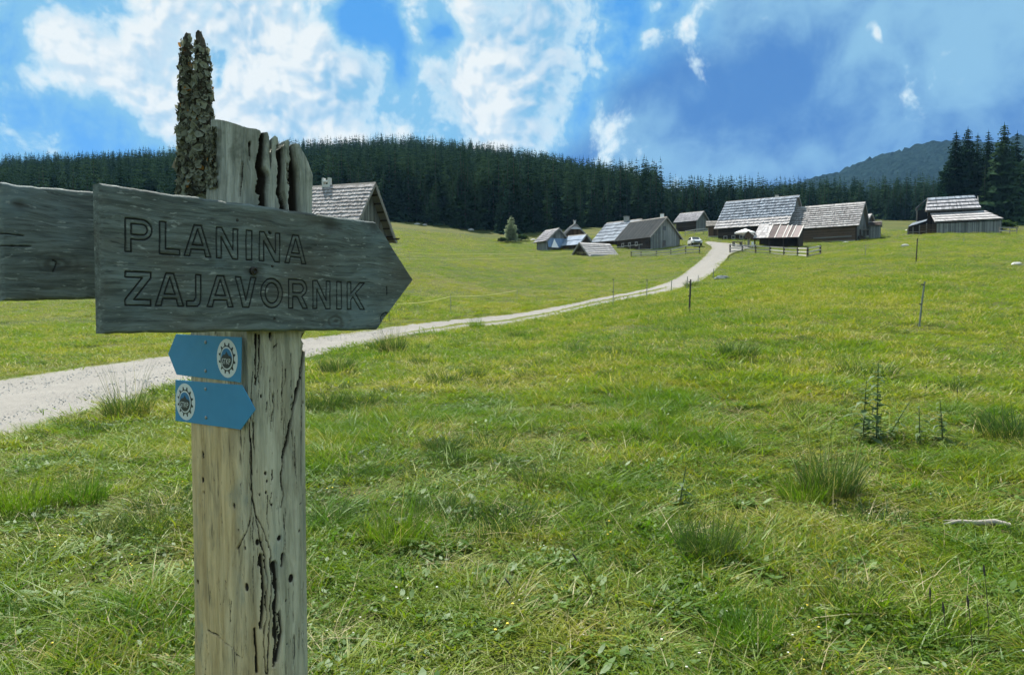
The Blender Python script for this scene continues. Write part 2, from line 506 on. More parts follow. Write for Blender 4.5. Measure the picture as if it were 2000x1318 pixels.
def in_poly(x, y, poly):
    inside = np.zeros(len(x), bool)
    x0, y0 = poly[:, 0], poly[:, 1]
    x1, y1 = np.roll(x0, -1), np.roll(y0, -1)
    for a, b, c, d in zip(x0, y0, x1, y1):
        if b == d: continue
        cr = ((b > y) != (d > y)) & (x < (c - a) * (y - b) / (d - b) + a)
        inside ^= cr
    return inside


# ---- ground sheet: a polar grid, fine near the camera, out to the horizon
th = np.concatenate([np.radians(np.arange(-180, -48, 4.0)), np.radians(np.arange(-48, 48.01, 0.36)), np.radians(np.arange(52, 179, 4.0))])
rr = np.r_[np.arange(0.4, 4, 0.08), 4 * 1.022 ** np.arange(0, 230)]
rr = np.r_[rr, 900, 1300, 1900]
TH, RR = np.meshgrid(th, rr, indexing='ij')
X, Y = RR * np.sin(TH), RR * np.cos(TH)
Z = H(X.ravel(), Y.ravel())
ins = in_poly(X.ravel(), Y.ravel(), road_poly)
Z = Z - ins * (0.06 + 0.16 * np.clip((RR.ravel() - 30) / 60, 0, 1))
nt, nr = TH.shape
V = np.stack([X.ravel(), Y.ravel(), Z], 1)
V = np.vstack([V, [[0, 0, gz(0, 0)]]])
idx = np.arange(nt * nr).reshape(nt, nr)
nx = np.roll(idx, -1, axis=0)
Fq = np.stack([idx[:, :-1], nx[:, :-1], nx[:, 1:], idx[:, 1:]], -1).reshape(-1, 4)[:, ::-1]
Ft = [(nt * nr, int(nx[i, 0]), int(idx[i, 0])) for i in range(nt)]
m, t = new_mat('meadow_soil')
pos = t.n('ShaderNodeNewGeometry').outputs['Position']
n1 = t.noise(pos, 0.11, 5.0, 0.6)
n2 = t.noise(pos, 1.3, 6.0, 0.65)
n3 = t.noise(pos, 9.0, 4.0, 0.6)
patch = t.ss(t.m('ADD', t.m('MULTIPLY', n1, 0.6), t.m('MULTIPLY', n2, 0.4)), 0.40, 0.62)
c = t.mix(patch, (0.055, 0.072, 0.016), (0.10, 0.098, 0.026))
c = t.mix(t.ss(n2, 0.55, 0.75), c, (0.055, 0.09, 0.018))
c = t.mix(t.m('MULTIPLY', t.ss(n3, 0.52, 0.75), 0.6), c, (0.05, 0.055, 0.016))
finish(t, principled(t, c, 0.95, bump(t, n3, 0.9, 0.08), 0.1))
M['soil'] = m
me = raw_mesh('ground', V.tolist(), Fq.tolist() + Ft, m, smooth=True)
ground = tag(link('ground', me), kind='structure')

# ---- gravel road sheet
NA = 28
av = np.linspace(0, 1, NA + 1)
RX = E_far[:, None, 0] * (1 - av) + E_near[:, None, 0] * av
RY = E_far[:, None, 1] * (1 - av) + E_near[:, None, 1] * av
RZ = H(RX.ravel(), RY.ravel(), True).reshape(RX.shape)
RZ0 = H(RX.ravel(), RY.ravel(), False).reshape(RX.shape)
rut = -0.035 * (np.exp(-((av - 0.27) / 0.11) ** 2) + np.exp(-((av - 0.73) / 0.11) ** 2))
RZ = RZ * 0.55 + RZ0 * 0.45 + rut[None] + 0.012 * fbm(RX.ravel() * 5, RY.ravel() * 5, 77, 3).reshape(RX.shape)
RZ = np.maximum(RZ, H(RX.ravel(), RY.ravel()).reshape(RX.shape) - 0.035)
stn = np.repeat(np.linspace(0, 1, NR)[:, None], NA + 1, 1)
ii = np.arange(NR * (NA + 1)).reshape(NR, NA + 1)
Fr = np.stack([ii[:-1, :-1], ii[:-1, 1:], ii[1:, 1:], ii[1:, :-1]], -1).reshape(-1, 4)
m, t = new_mat('gravel_road')
pos = t.n('ShaderNodeNewGeometry').outputs['Position']
ac, al = attr(t, 'across'), attr(t, 'along')
p1 = t.noise(pos, 1.1, 5.0, 0.6)
p2 = t.noise(pos, 14.0, 5.0, 0.7)
p3 = t.noise(pos, 60.0, 3.0, 0.6)
vor = t.n('ShaderNodeTexVoronoi', {'Vector': pos, 'Scale': 34.0}).outputs['Color']
vv = t.n('ShaderNodeSeparateColor', {0: vor}).outputs[0]
gcol = t.mix(t.m('ADD', t.m('MULTIPLY', p2, 0.6), t.m('MULTIPLY', vv, 0.4)), (0.13, 0.122, 0.108), (0.285, 0.272, 0.245))
gcol = t.mix(t.ss(p1, 0.45, 0.7), gcol, (0.235, 0.224, 0.20))
# grassy strip between the wheel tracks, strongest half-way up
mid = t.m('SUBTRACT', 1.0, t.ss(t.m('ABSOLUTE', t.m('SUBTRACT', ac, 0.53)), 0.02, 0.13))
where = t.m('MULTIPLY', t.ss(al, 0.30, 0.45), t.m('SUBTRACT', 1.0, t.ss(al, 0.62, 0.72)))
edg = t.ss(t.m('ABSOLUTE', t.m('SUBTRACT', ac, 0.5)), 0.40, 0.5)
gm = t.m('MAXIMUM', t.m('MULTIPLY', mid, where), t.m('MULTIPLY', edg, 0.8))
gm = t.ss(t.m('ADD', gm, t.m('MULTIPLY', t.m('SUBTRACT', p2, 0.5), 0.9)), 0.42, 0.75)
gcol = t.mix(gm, gcol, (0.11, 0.125, 0.035))
hgt = t.m('ADD', t.m('MULTIPLY', vv, 0.6), t.m('MULTIPLY', p3, 0.5))
finish(t, principled(t, gcol, 0.95, bump(t, hgt, 0.6, 0.02), 0.15))
me = raw_mesh('gravel_road', np.stack([RX.ravel(), RY.ravel(), RZ.ravel()], 1), Fr, m, {'across': np.tile(av, NR), 'along': stn.ravel()}, True)
road = tag(link('gravel_road', me), kind='structure')
M['gravel'] = m

# ------------------------------------------------------------------ scatter (geometry nodes) for what nobody could count
def hidden_set(name, objs):
    c = bpy.data.collections.new(name)
    for o in objs: c.objects.link(o)
    return c


def scatter(name, P, rot, scl, pick, col, label, cat):
    me = bpy.data.meshes.new(name)
    me.from_pydata(P.tolist(), [], [])
    a = me.attributes.new('rot', 'FLOAT_VECTOR', 'POINT'); a.data.foreach_set('vector', np.asarray(rot, np.float32).ravel())
    a = me.attributes.new('scl', 'FLOAT_VECTOR', 'POINT'); a.data.foreach_set('vector', np.asarray(scl, np.float32).ravel())
    a = me.attributes.new('pick', 'INT', 'POINT'); a.data.foreach_set('value', np.asarray(pick, np.int32))
    o = tag(link(name, me), label, cat, kind='stuff')
    ng = bpy.data.node_groups.new(name + '_scatter', 'GeometryNodeTree')
    ng.interface.new_socket('Geometry', in_out='INPUT', socket_type='NodeSocketGeometry')
    ng.interface.new_socket('Geometry', in_out='OUTPUT', socket_type='NodeSocketGeometry')
    N, L = ng.nodes, ng.links
    gi, go = N.new('NodeGroupInput'), N.new('NodeGroupOutput')
    ip, ci = N.new('GeometryNodeInstanceOnPoints'), N.new('GeometryNodeCollectionInfo')
    ci.inputs['Collection'].default_value = col
    ci.inputs['Separate Children'].default_value = True
    ci.inputs['Reset Children'].default_value = True

    def na(nm, dt):
        n_ = N.new('GeometryNodeInputNamedAttribute'); n_.data_type = dt; n_.inputs['Name'].default_value = nm
        return [s_ for s_ in n_.outputs if s_.enabled and s_.name == 'Attribute'][0]
    er = N.new('FunctionNodeEulerToRotation')
    L.new(na('rot', 'FLOAT_VECTOR'), er.inputs[0])
    ip.inputs['Pick Instance'].default_value = True
    L.new(gi.outputs[0], ip.inputs['Points']); L.new(ci.outputs[0], ip.inputs['Instance'])
    L.new(na('pick', 'INT'), ip.inputs['Instance Index'])
    L.new(er.outputs[0], ip.inputs['Rotation']); L.new(na('scl', 'FLOAT_VECTOR'), ip.inputs['Scale'])
    L.new(ip.outputs[0], go.inputs[0])
    md = o.modifiers.new('scatter', 'NODES'); md.node_group = ng
    return o


def grass_mat(name, cols, straw=(0.40, 0.34, 0.16), straw_amt=0.10, trans=0.45):
    """blade colour: young tip / base from the blade, patches from the place, straw at random"""
    m, t = new_mat(name)
    pos = t.n('ShaderNodeNewGeometry').outputs['Position']
    oi = t.n('ShaderNodeObjectInfo').outputs['Random']
    ti = attr(t, 'tint'); up = attr(t, 'up')
    p1 = t.noise(pos, 0.12, 2.0, 0.6)
    p2 = t.noise(pos, 0.8, 2.0, 0.6)
    f = t.ss(t.m('ADD', t.m('ADD', t.m('MULTIPLY', p1, 0.5), t.m('MULTIPLY', p2, 0.5)), t.m('MULTIPLY', t.m('SUBTRACT', oi, 0.5), 0.12)), 0.43, 0.58)
    c = t.mix(f, cols[0], cols[1])
    c = t.mix(t.m('MULTIPLY', ti, 0.7), c, cols[2])
    c = t.mix(t.m('MULTIPLY', t.ss(up, .35, .0), 0.5), c, cols[3])
    sa = t.ss(t.m('ADD', ti, t.m('MULTIPLY', t.m('SUBTRACT', p2, 0.5), 0.8)), 1.0 - straw_amt * 1.4, 1.02)
    c = t.mix(sa, c, straw)
    d = t.n('ShaderNodeBsdfDiffuse', {0: c}).outputs[0]
    tr = t.n('ShaderNodeBsdfTranslucent', {0: t.mix(1.0, c, (1.0, 1.12, 0.55), 'MULTIPLY')}).outputs[0]
    gl = t.n('ShaderNodeBsdfGlossy', {0: (0.9, 0.95, 0.9, 1), 1: 0.5}).outputs[0]
    s = t.n('ShaderNodeMixShader', {0: trans, 1: d, 2: tr}).outputs[0]
    s = t.n('ShaderNodeMixShader', {0: 0.02, 1: s, 2: gl}).outputs[0]
    finish(t, s)
    return m


M['grass'] = grass_mat('grass_blades', [(0.16, 0.235, 0.010), (0.30, 0.285, 0.024), (0.105, 0.185, 0.010), (0.17, 0.15, 0.04)])
M['grass_lush'] = grass_mat('grass_lush', [(0.09, 0.185, 0.010), (0.185, 0.26, 0.014), (0.05, 0.12, 0.010), (0.13, 0.12, 0.04)], straw_amt=0.07)
M['straw'] = grass_mat('dry_straw', [(0.34, 0.29, 0.15), (0.42, 0.36, 0.20), (0.25, 0.20, 0.10), (0.25, 0.19, 0.10)], straw_amt=0.3, trans=0.25)
M['leaf'] = grass_mat('broad_leaf', [(0.08, 0.16, 0.022), (0.13, 0.22, 0.03), (0.05, 0.11, 0.022), (0.07, 0.10, 0.03)], straw_amt=0.03)


def blades(n, R, h0, h1, wid, lean=0.5, seed=0, droop=0.5, tip=1.0, flat=0.0, seg=3):
    """n tapered bent blades standing in a disc of radius R; returns V, F, tint, up"""
    g = np.random.default_rng(seed)
    V, Fc, ti, up = [], [], [], []
    for i in range(n):
        r = R * math.sqrt(g.random()); a = g.random() * 6.283
        bx, by = r * math.cos(a), r * math.sin(a)
        h = h0 + (h1 - h0) * g.random() ** 1.4
        la = a + g.normal() * 0.9 if R > 0 else g.random() * 6.283
        ln = lean * (0.35 + 0.65 * g.random()) + flat * g.random()
        dx, dy = math.cos(la), math.sin(la)
        fa = g.random() * 3.14159
        wx, wy = math.cos(fa) * wid * (0.6 + 0.8 * g.random()), math.sin(fa) * wid * (0.6 + 0.8 * g.random())
        tv = g.random(); b = len(V)
        for k in range(seg + 1):
            s = k / seg
            out = ln * h * (s ** 1.6)
            zz = h * (s - droop * ln * s * s * 0.55)
            ww = (1 - s ** 1.5) * 0.5
            cx, cy = bx + dx * out, by + dy * out
            if k < seg:
                V += [(cx - wx * ww, cy - wy * ww, zz), (cx + wx * ww, cy + wy * ww, zz)]; ti += [tv, tv]; up += [s, s]
            else:
                V.append((cx, cy, zz)); ti.append(tv); up.append(1.0)
        for k in range(seg - 1):
            q = b + 2 * k
            Fc.append((q, q + 1, q + 3, q + 2))
        q = b + 2 * (seg - 1)
        Fc.append((q, q + 1, q + 2))
    return V, Fc, ti, up


def leaves(n, R, size, seed, h=0.06):
    g = np.random.default_rng(seed)
    V, Fc, ti, up = [], [], [], []
    for i in range(n):
        r = R * math.sqrt(g.random()); a = g.random() * 6.283
        c = np.array([r * math.cos(a), r * math.sin(a), h * (0.2 + 0.8 * g.random())])
        fa = g.random() * 6.283
        f = np.array([math.cos(fa), math.sin(fa), g.normal() * 0.35]); s_ = np.array([-math.sin(fa), math.cos(fa), g.normal() * 0.25])
        sz = size * (0.5 + g.random()); tv = g.random() * 0.7; b = len(V)
        for (p, q) in ((-1, 0), (-0.3, 0.42), (0.45, 0.36), (1, 0), (0.45, -0.36), (-0.3, -0.42)):
            z = -0.12 * abs(q)
            V.append(tuple(c + sz * (p * f + q * s_) + np.array([0, 0, z * sz]))); ti.append(tv); up.append(0.7)
        Fc += [(b, b + 1, b + 5), (b + 1, b + 2, b + 4, b + 5), (b + 2, b + 3, b + 4)]
    return V, Fc, ti, up


def merge(*parts):
    V, Fc, ti, up = [], [], [], []
    for p in parts:
        b = len(V)
        V += list(p[0]); Fc += [tuple(i + b for i in f) for f in p[1]]; ti += list(p[2]); up += list(p[3])
    return V, Fc, ti, up


def proto(name, parts, mat):
    V, Fc, ti, up = parts
    return bpy.data.objects.new(name, raw_mesh(name, V, Fc, mat, {'tint': ti, 'up': up}))


protos = [
    proto('g00_turf', blades(62, .17, .04, .13, .0078, .9, 1, flat=.8), M['grass']),
    proto('g01_turf', blades(62, .17, .05, .16, .0078, 1.0, 2, flat=.7), M['grass']),
    proto('g02_turf', blades(54, .17, .06, .18, .0095, .9, 3, flat=.8), M['grass_lush']),
    proto('g03_leafy', merge(leaves(46, .17, .014, 4, .06), blades(34, .17, .05, .13, .005, .6, 5, flat=.3)), M['leaf']),
    proto('g04_tall', merge(blades(22, .13, .14, .30, .005, .7, 6), blades(38, .17, .05, .13, .008, .9, 7, flat=.5)), M['grass']),
    proto('g05_straw', merge(blades(22, .17, .10, .30, .0045, 1.0, 8, flat=1.3), blades(12, .16, .03, .10, .005, 1.0, 80, flat=1.0)), M['straw']),
    proto('g06_arch', blades(46, .12, .18, .38, .0075, 1.1, 9, droop=.9, seg=4), M['grass_lush']),
    proto('g07_clover', merge(leaves(70, .17, .011, 10, .05), blades(16, .16, .04, .10, .005, .6, 11)), M['grass_lush']),
    # wider clumps for the slope farther away
    proto('g08_far', blades(60, .42, .07, .22, .016, .7, 12, flat=.4, seg=2), M['grass']),
    proto('g09_far', blades(60, .42, .08, .26, .016, .7, 13, flat=.3, seg=2), M['grass']),
    proto('g10_far', blades(56, .40, .06, .20, .018, .7, 14, flat=.4, seg=2), M['grass_lush']),
    proto('g11_farstraw', merge(blades(16, .40, .20, .40, .007, .6, 15, flat=.3, seg=2), blades(36, .42, .06, .18, .015, .7, 16, seg=2)), M['grass']),
]
gset = hidden_set('grass_kinds', protos)
house_keep = []      # discs kept free of grass: (x, y, r)


def scatter_pts(n, d0, d1, power, ang=46):
    """ground points in a wide fan; more of them close by"""
    u = rng.random(n)
    e = 2 - power
    d = (d0 ** e + (d1 ** e - d0 ** e) * u) ** (1 / e) if abs(e) > 1e-6 else d0 * (d1 / d0) ** u
    a = np.radians((rng.random(n) * 2 - 1) * ang)
    return d * np.sin(a), d * np.cos(a), d


def grass_field(name, n, d0, d1, power, weights, s0, s1, label, zs=1.0, ang=44):
    x, y, d = scatter_pts(n, d0, d1, power, ang)
    keep = ~in_poly(x, y, road_poly)
    for (hx, hy, hr) in house_keep:
        keep &= (x - hx) ** 2 + (y - hy) ** 2 > hr * hr
    gap = fbm(x / .45, y / .45, 404, 3)
    keep &= (gap > -.10) | (rng.random(len(x)) < .25) | (d > 30)
    x, y, d = x[keep], y[keep], d[keep]
    n = len(x)
    P = np.stack([x, y, H(x, y) - 0.012], 1)
    patch = fbm(x / 3.1, y / 3.1, 55, 3) + 0.5 * fbm(x / 0.9, y / 0.9, 66, 2)
    kinds = np.array(list(weights.keys())); wt = np.array(list(weights.values()), float); wt /= wt.sum()
    order = np.cumsum(wt)
    # neighbours tend to be of one kind
    rk = np.clip(np.argsort(np.argsort(patch + rng.normal(0, 0.16, n))) / n, 0, 0.9999)
    pick = kinds[np.clip(np.searchsorted(order, rk), 0, len(kinds) - 1)]
    sc = (s0 + (s1 - s0) * (d - d0) / (d1 - d0)) * (0.65 + 0.7 * rng.random(n))
    hn = np.clip(0.5 + 1.9 * fbm(x / 1.5, y / 1.5, 91, 3), 0, 1)
    hs = 0.38 + 0.40 * hn ** 2.0
    scl = np.stack([sc, sc, sc * hs * zs], 1)
    rot = np.stack([rng.normal(0, .13, n), rng.normal(0, .13, n), rng.random(n) * 6.283], 1)
    return scatter(name, P, rot, scl, pick, gset, label, 'grass')

# ------------------------------------------------------------------ trees
def foliage_mat(name, a, b, trans=0.2):
    m, t = new_mat(name)
    oi = t.n('ShaderNodeObjectInfo').outputs['Random']
    ti = attr(t, 'tint')
    c = t.mix(t.m('ADD', t.m('MULTIPLY', t.m('POWER', oi, 1.5), 0.75), t.m('MULTIPLY', ti, 0.25)), a, b)
    d = t.n('ShaderNodeBsdfDiffuse', {0: c}).outputs[0]
    tr = t.n('ShaderNodeBsdfTranslucent', {0: c}).outputs[0]
    finish(t, t.n('ShaderNodeMixShader', {0: trans, 1: d, 2: tr}).outputs[0])
    return m


M['spruce'] = foliage_mat('spruce_needles', (0.006, 0.019, 0.012), (0.046, 0.086, 0.040), 0.22)
M['larch'] = foliage_mat('larch_needles', (0.22, 0.28, 0.17), (0.34, 0.40, 0.25), 0.45)
M['bush'] = foliage_mat('bush_leaves', (0.035, 0.07, 0.02), (0.08, 0.13, 0.03), 0.3)


def spruce_mesh(name, h, R, levels, per, seed, mat, low=0.06, sag=0.32, fine=2):
    """crown of drooping boughs, each a ragged little roof of needle sprays"""
    g = np.random.default_rng(seed)
    V, Fc, ti = [], [], []
    for k in range(levels):
        s = (k + g.random() * 0.6) / levels
        z = h * (low + (1 - low) * s)
        rad = R * ((1 - s) ** 0.72) * (0.75 + 0.45 * g.random()) + 0.10 * R
        nb = max(3, int(per * (0.45 + 0.55 * (1 - s))))
        a0 = g.random() * 6.283
        for b in range(nb):
            a = a0 + 6.283 * b / nb + g.normal() * 0.18
            L = rad * (0.6 + 0.55 * g.random())
            dr = -L * sag * (0.6 + 0.7 * g.random()) + (0.12 * L if s > 0.8 else 0)
            ca, sa = math.cos(a), math.sin(a)
            wd = L * (0.26 + 0.14 * g.random())
            tv = g.random()
            def p(fwd, side, dz):
                return (ca * fwd - sa * side, sa * fwd + ca * side, z + dz)
            i = len(V)
            V += [p(0, 0, 0.03 * h * 0.3), p(L * .5, 0, dr * .35), p(L * 1.0, 0, dr * .85),
                  p(L * .38, wd, dr * .75 - .06 * L), p(L * .38, -wd, dr * .75 - .06 * L),
                  p(L * .72, wd * .75, dr * 1.05), p(L * .72, -wd * .75, dr * 1.05)]
            Fc += [(i, i + 1, i + 3), (i, i + 4, i + 1), (i + 1, i + 2, i + 5), (i + 1, i + 6, i + 2)]
            ti += [tv] * 7
            for q in range(fine):                       # hanging twigs
                f = L * (0.3 + 0.65 * g.random()); sd = wd * (g.random() - 0.5) * 1.5
                j = len(V); hg = L * (0.14 + 0.22 * g.random()); ww = L * 0.10
                zz = dr * f / L
                V += [p(f - ww, sd, zz), p(f + ww, sd + ww * g.normal(), zz), p(f, sd, zz - hg)]
                Fc.append((j, j + 1, j + 2)); ti += [tv] * 3
    # leader
    i = len(V)
    V += [(0.02 * R, 0, h * .96), (-.02 * R, .02 * R, h * .96), (-.01 * R, -.03 * R, h * .96), (0, 0, h * 1.03)]
    Fc += [(i, i + 1, i + 3), (i + 1, i + 2, i + 3), (i + 2, i, i + 3)]
    ti += [.3] * 4
    return raw_mesh(name, V, Fc, mat, {'tint': ti})


def trunk_mesh(name, h, r):
    b = MB()
    b.tube([(0, 0, -0.4), (0.02, 0, h * .3), (0, .03, h * .65), (0, 0, h * .97)], [r, r * .8, r * .45, r * .08], 6)
    return b.mesh(name, M['bark'])


# unit trees about 10 m tall, scaled per tree
SPR = [(spruce_mesh('crown', 10, R, 22, 8, 100 + i, M['spruce'], low), trunk_mesh('trunk', 10, .16)) for i, (R, low) in enumerate([(1.7, .05), (1.45, .04), (1.9, .07), (1.6, .03), (1.3, .06), (2.05, .05)])]
BIG = [(spruce_mesh('crown', 10, R, 44, 13, 200 + i, M['spruce'], .03, .36, 3), trunk_mesh('trunk', 10, .15)) for i, R in enumerate([2.0, 2.25, 1.8])]
LAR = (spruce_mesh('crown', 10, 3.1, 26, 12, 300, M['larch'], .12, .02, 3), trunk_mesh('trunk', 10, .22))


def tree(name, kind, x, y, h, label, group=None, cat='tree', widen=1.0, sink=0.25):
    e = empty(name, (x, y, gz(x, y) - sink), random.random() * 6.28)
    s = h / 10.0
    e.scale = (s * widen, s * widen, s)
    link('trunk', kind[1], e); link('crown', kind[0], e)
    tag(e, label, cat, group)
    return e


def foot(th):
    """depth at which the wood begins, by direction"""
    px = CX + FPX * np.tan(th)
    return np.interp(px, [-600, 0, 400, 780, 900, 1000, 1100, 1250, 1400, 1500, 1700, 1820, 1850, 2000, 2600],
                     [185, 185, 188, 190, 184, 178, 190, 205, 225, 240, 250, 245, 180, 172, 172])


cand = []
N_TRY = 15000
a = np.radians((rng.random(N_TRY) * 2 - 1) * 42)
dd = np.sqrt(165 ** 2 + (445 ** 2 - 165 ** 2) * rng.random(N_TRY))
fx, fy = dd * np.sin(a) / np.cos(a), dd
ft = foot(a)
edge_j = 5 * fbm(np.degrees(a) * 0.9, a * 0, 71, 3)
beyond = fy - ft - edge_j
px_ = CX + FPX * fx / fy
limit = np.where(px_ > 1280, 95, 260)          # on the flat to the right only the front rows can be seen
ok = (beyond > 0) & (beyond < limit)
fx, fy, beyond, px_ = fx[ok], fy[ok], beyond[ok], px_[ok]
fh = np.where(px_ > 1290, 13.5, 17.0) * np.where(px_ > 1250, 0.62 + 0.62 * rng.random(len(fx)) ** 1.4, 0.72 + 0.46 * rng.random(len(fx)) ** 1.2)
fh = fh * np.where(beyond < 8, 0.55 + 0.5 * rng.random(len(fx)), 1.0)
o_ = np.argsort(beyond)
in_view = (px_ > -40) & (px_ < 2040)
hidden_ = (px_ > 200) & (px_ < 600)            # behind the signpost
front = [i for i in o_ if in_view[i] and not hidden_[i] and beyond[i] < 16][:290]
fs = set(front)
ZONES = [(-100, 350, 'dark spruce at the forest edge above the left sign board'), (350, 830, 'dark spruce at the forest edge behind the left shingled house'),
         (830, 1080, 'dark spruce at the forest edge above the pale larch'), (1080, 1330, 'dark spruce at the forest edge behind the low huts'),
         (1330, 1560, 'dark spruce behind the large farmhouse roof'), (1560, 1790, 'dark spruce behind the right farmhouse wing'), (1790, 2100, 'dark spruce deep behind the barn on the right')]
for i in front:
    lab = [z[2] for z in ZONES if z[0] <= px_[i] < z[1]][0]
    if beyond[i] < 6: lab = lab.replace('dark spruce', 'foremost spruce')
    elif fh[i] > (15 if px_[i] > 1290 else 18.5): lab = lab.replace('dark spruce', 'taller dark spruce')
    tree('spruce_tree', SPR[random.randrange(6)], float(fx[i]), float(fy[i]), float(fh[i]), lab, lab.replace('spruce', 'spruces', 1))
rest = np.array([i for i in range(len(fx)) if i not in fs])
tset_objs = []
for i, (cr, tk) in enumerate(SPR):
    tset_objs.append(bpy.data.objects.new('t%02d_spruce' % i, cr))
tset = hidden_set('spruce_kinds', tset_objs)
P = np.stack([fx[rest], fy[rest], H(fx[rest], fy[rest]) - 0.3], 1)
s_ = fh[rest] / 10
scatter('spruce_forest', P, np.stack([rest * 0, rest * 0, rng.random(len(rest)) * 6.28], 1), np.stack([s_ * (.8 + .45 * rng.random(len(rest))), s_ * 1.0, s_], 1), rng.integers(0, 6, len(rest)), tset,
        'dense dark spruce forest covering the hill behind the pasture', 'forest')

# the tall group by the barn on the right
for j, (px, top, d, wd, lab) in enumerate([(1868, 258, 176, 1.15, 'tall spruce at the left end of the group beside the barn'),
                                           (1891, 250, 182, 1.0, 'tall spruce second from the left behind the barn'),
                                           (1910, 262, 190, .9, 'narrow spruce third from the left behind the barn'),
                                           (1931, 257, 180, .95, 'tall spruce in the middle of the group behind the barn'),
                                           (1962, 242, 174, 1.05, 'tallest spruce of the group behind the barn'),
                                           (1987, 258, 180, .95, 'tall spruce beside the tallest one near the right edge'),
                                           (2012, 262, 176, 1.1, 'spruce cut by the right edge of the picture')]):
    p = at(px, top, d)
    tree('spruce_tree', BIG[j % 3], p.x, p.y, p.z - gz(p.x, p.y) + .25, lab, 'tall spruces beside the barn', widen=wd)
for j in range(5):
    px = 1858 + 34 * j; d = 196 + 5 * (j % 2)
    p = at(px, 300 + 12 * (j % 3), d)
    tree('spruce_tree', BIG[(j + 1) % 3], p.x, p.y, p.z - gz(p.x, p.y) + .25, 'spruce standing in the second row behind the tall group by the barn', 'second row of spruces by the barn', widen=1.1)
p = G(998, 473)
tree('larch_tree', LAR, p.x, p.y, (473 - 420) / FPX * p.y, 'small pale green larch standing alone before the dark forest')
# low bushes at the wood's edge
BUSH = raw_mesh('bush', *merge(*[tuple([[(x + ox, y + oy, z + oz) for x, y, z in L[0]], L[1], L[2], L[3]]) for L, (ox, oy, oz) in
                [(leaves(120, .55, .13, 500 + k, .55), (random.uniform(-.5, .5), random.uniform(-.4, .4), random.uniform(0, .45))) for k in range(7)]])[:2], M['bush'])
for px, py, s, lab in [(1020, 471, 1.5, 'round dark bush right of the pale larch'), (982, 474, 1.2, 'low bush at the foot of the pale larch'),
                       (1962, 450, 1.9, 'leafy bush at the right end of the barn'), (1945, 455, 1.4, 'low bush against the right corner of the barn')]:
    p = G(px, py)
    e = empty('bush', p); e.scale = (s, s, s); tag(e, lab, 'bush', 'low bushes')
    link('foliage', BUSH, e)

# ------------------------------------------------------------------ far mountain
mx = np.linspace(900, 2900, 420); rows = 120
prof = np.interp(mx, [900, 1400, 1540, 1600, 1650, 1700, 1760, 1820, 1870, 1930, 1990, 2050, 2200, 2500, 2900],
                 [420, 385, 366, 352, 334, 316, 300, 286, 284, 287, 270, 262, 250, 260, 300])
D0, D1 = 800.0, 1600.0
VV = []
for r_ in range(rows):
    f = r_ / (rows - 1)
    d = D0 + (D1 - D0) * f
    for q, px in enumerate(mx):
        top = (HOR - prof[q]) / FPX * D1
        z = 15 + (top - 15) * (f ** 1.25)
        VV.append(((px - CX) / FPX * d, d, z))
VV = np.array(VV)
nz = fbm(VV[:, 0] / 160, VV[:, 1] / 160, 41, 3) * 34 + fbm(VV[:, 0] / 7, VV[:, 1] / 10, 43, 2) * 11
fall = np.clip((VV[:, 1] - D0) / 200, 0, 1)
VV[:, 2] += nz * fall + CAM_H
ii = np.arange(rows * len(mx)).reshape(rows, len(mx))
Fm = np.stack([ii[:-1, :-1], ii[:-1, 1:], ii[1:, 1:], ii[1:, :-1]], -1).reshape(-1, 4)
m, t = new_mat('wooded_mountain')
pos = t.n('ShaderNodeNewGeometry').outputs['Position']
k1 = t.noise(pos, 0.09, 4.0, 0.7)
finish(t, principled(t, t.mix(t.ss(k1, .35, .7), (0.006, 0.014, 0.013), (0.018, 0.032, 0.025)), 1.0, bump(t, k1, 1.0, 5.0), 0.0))
tag(link('mountain', raw_mesh('mountain', VV, Fm, m)), kind='structure')

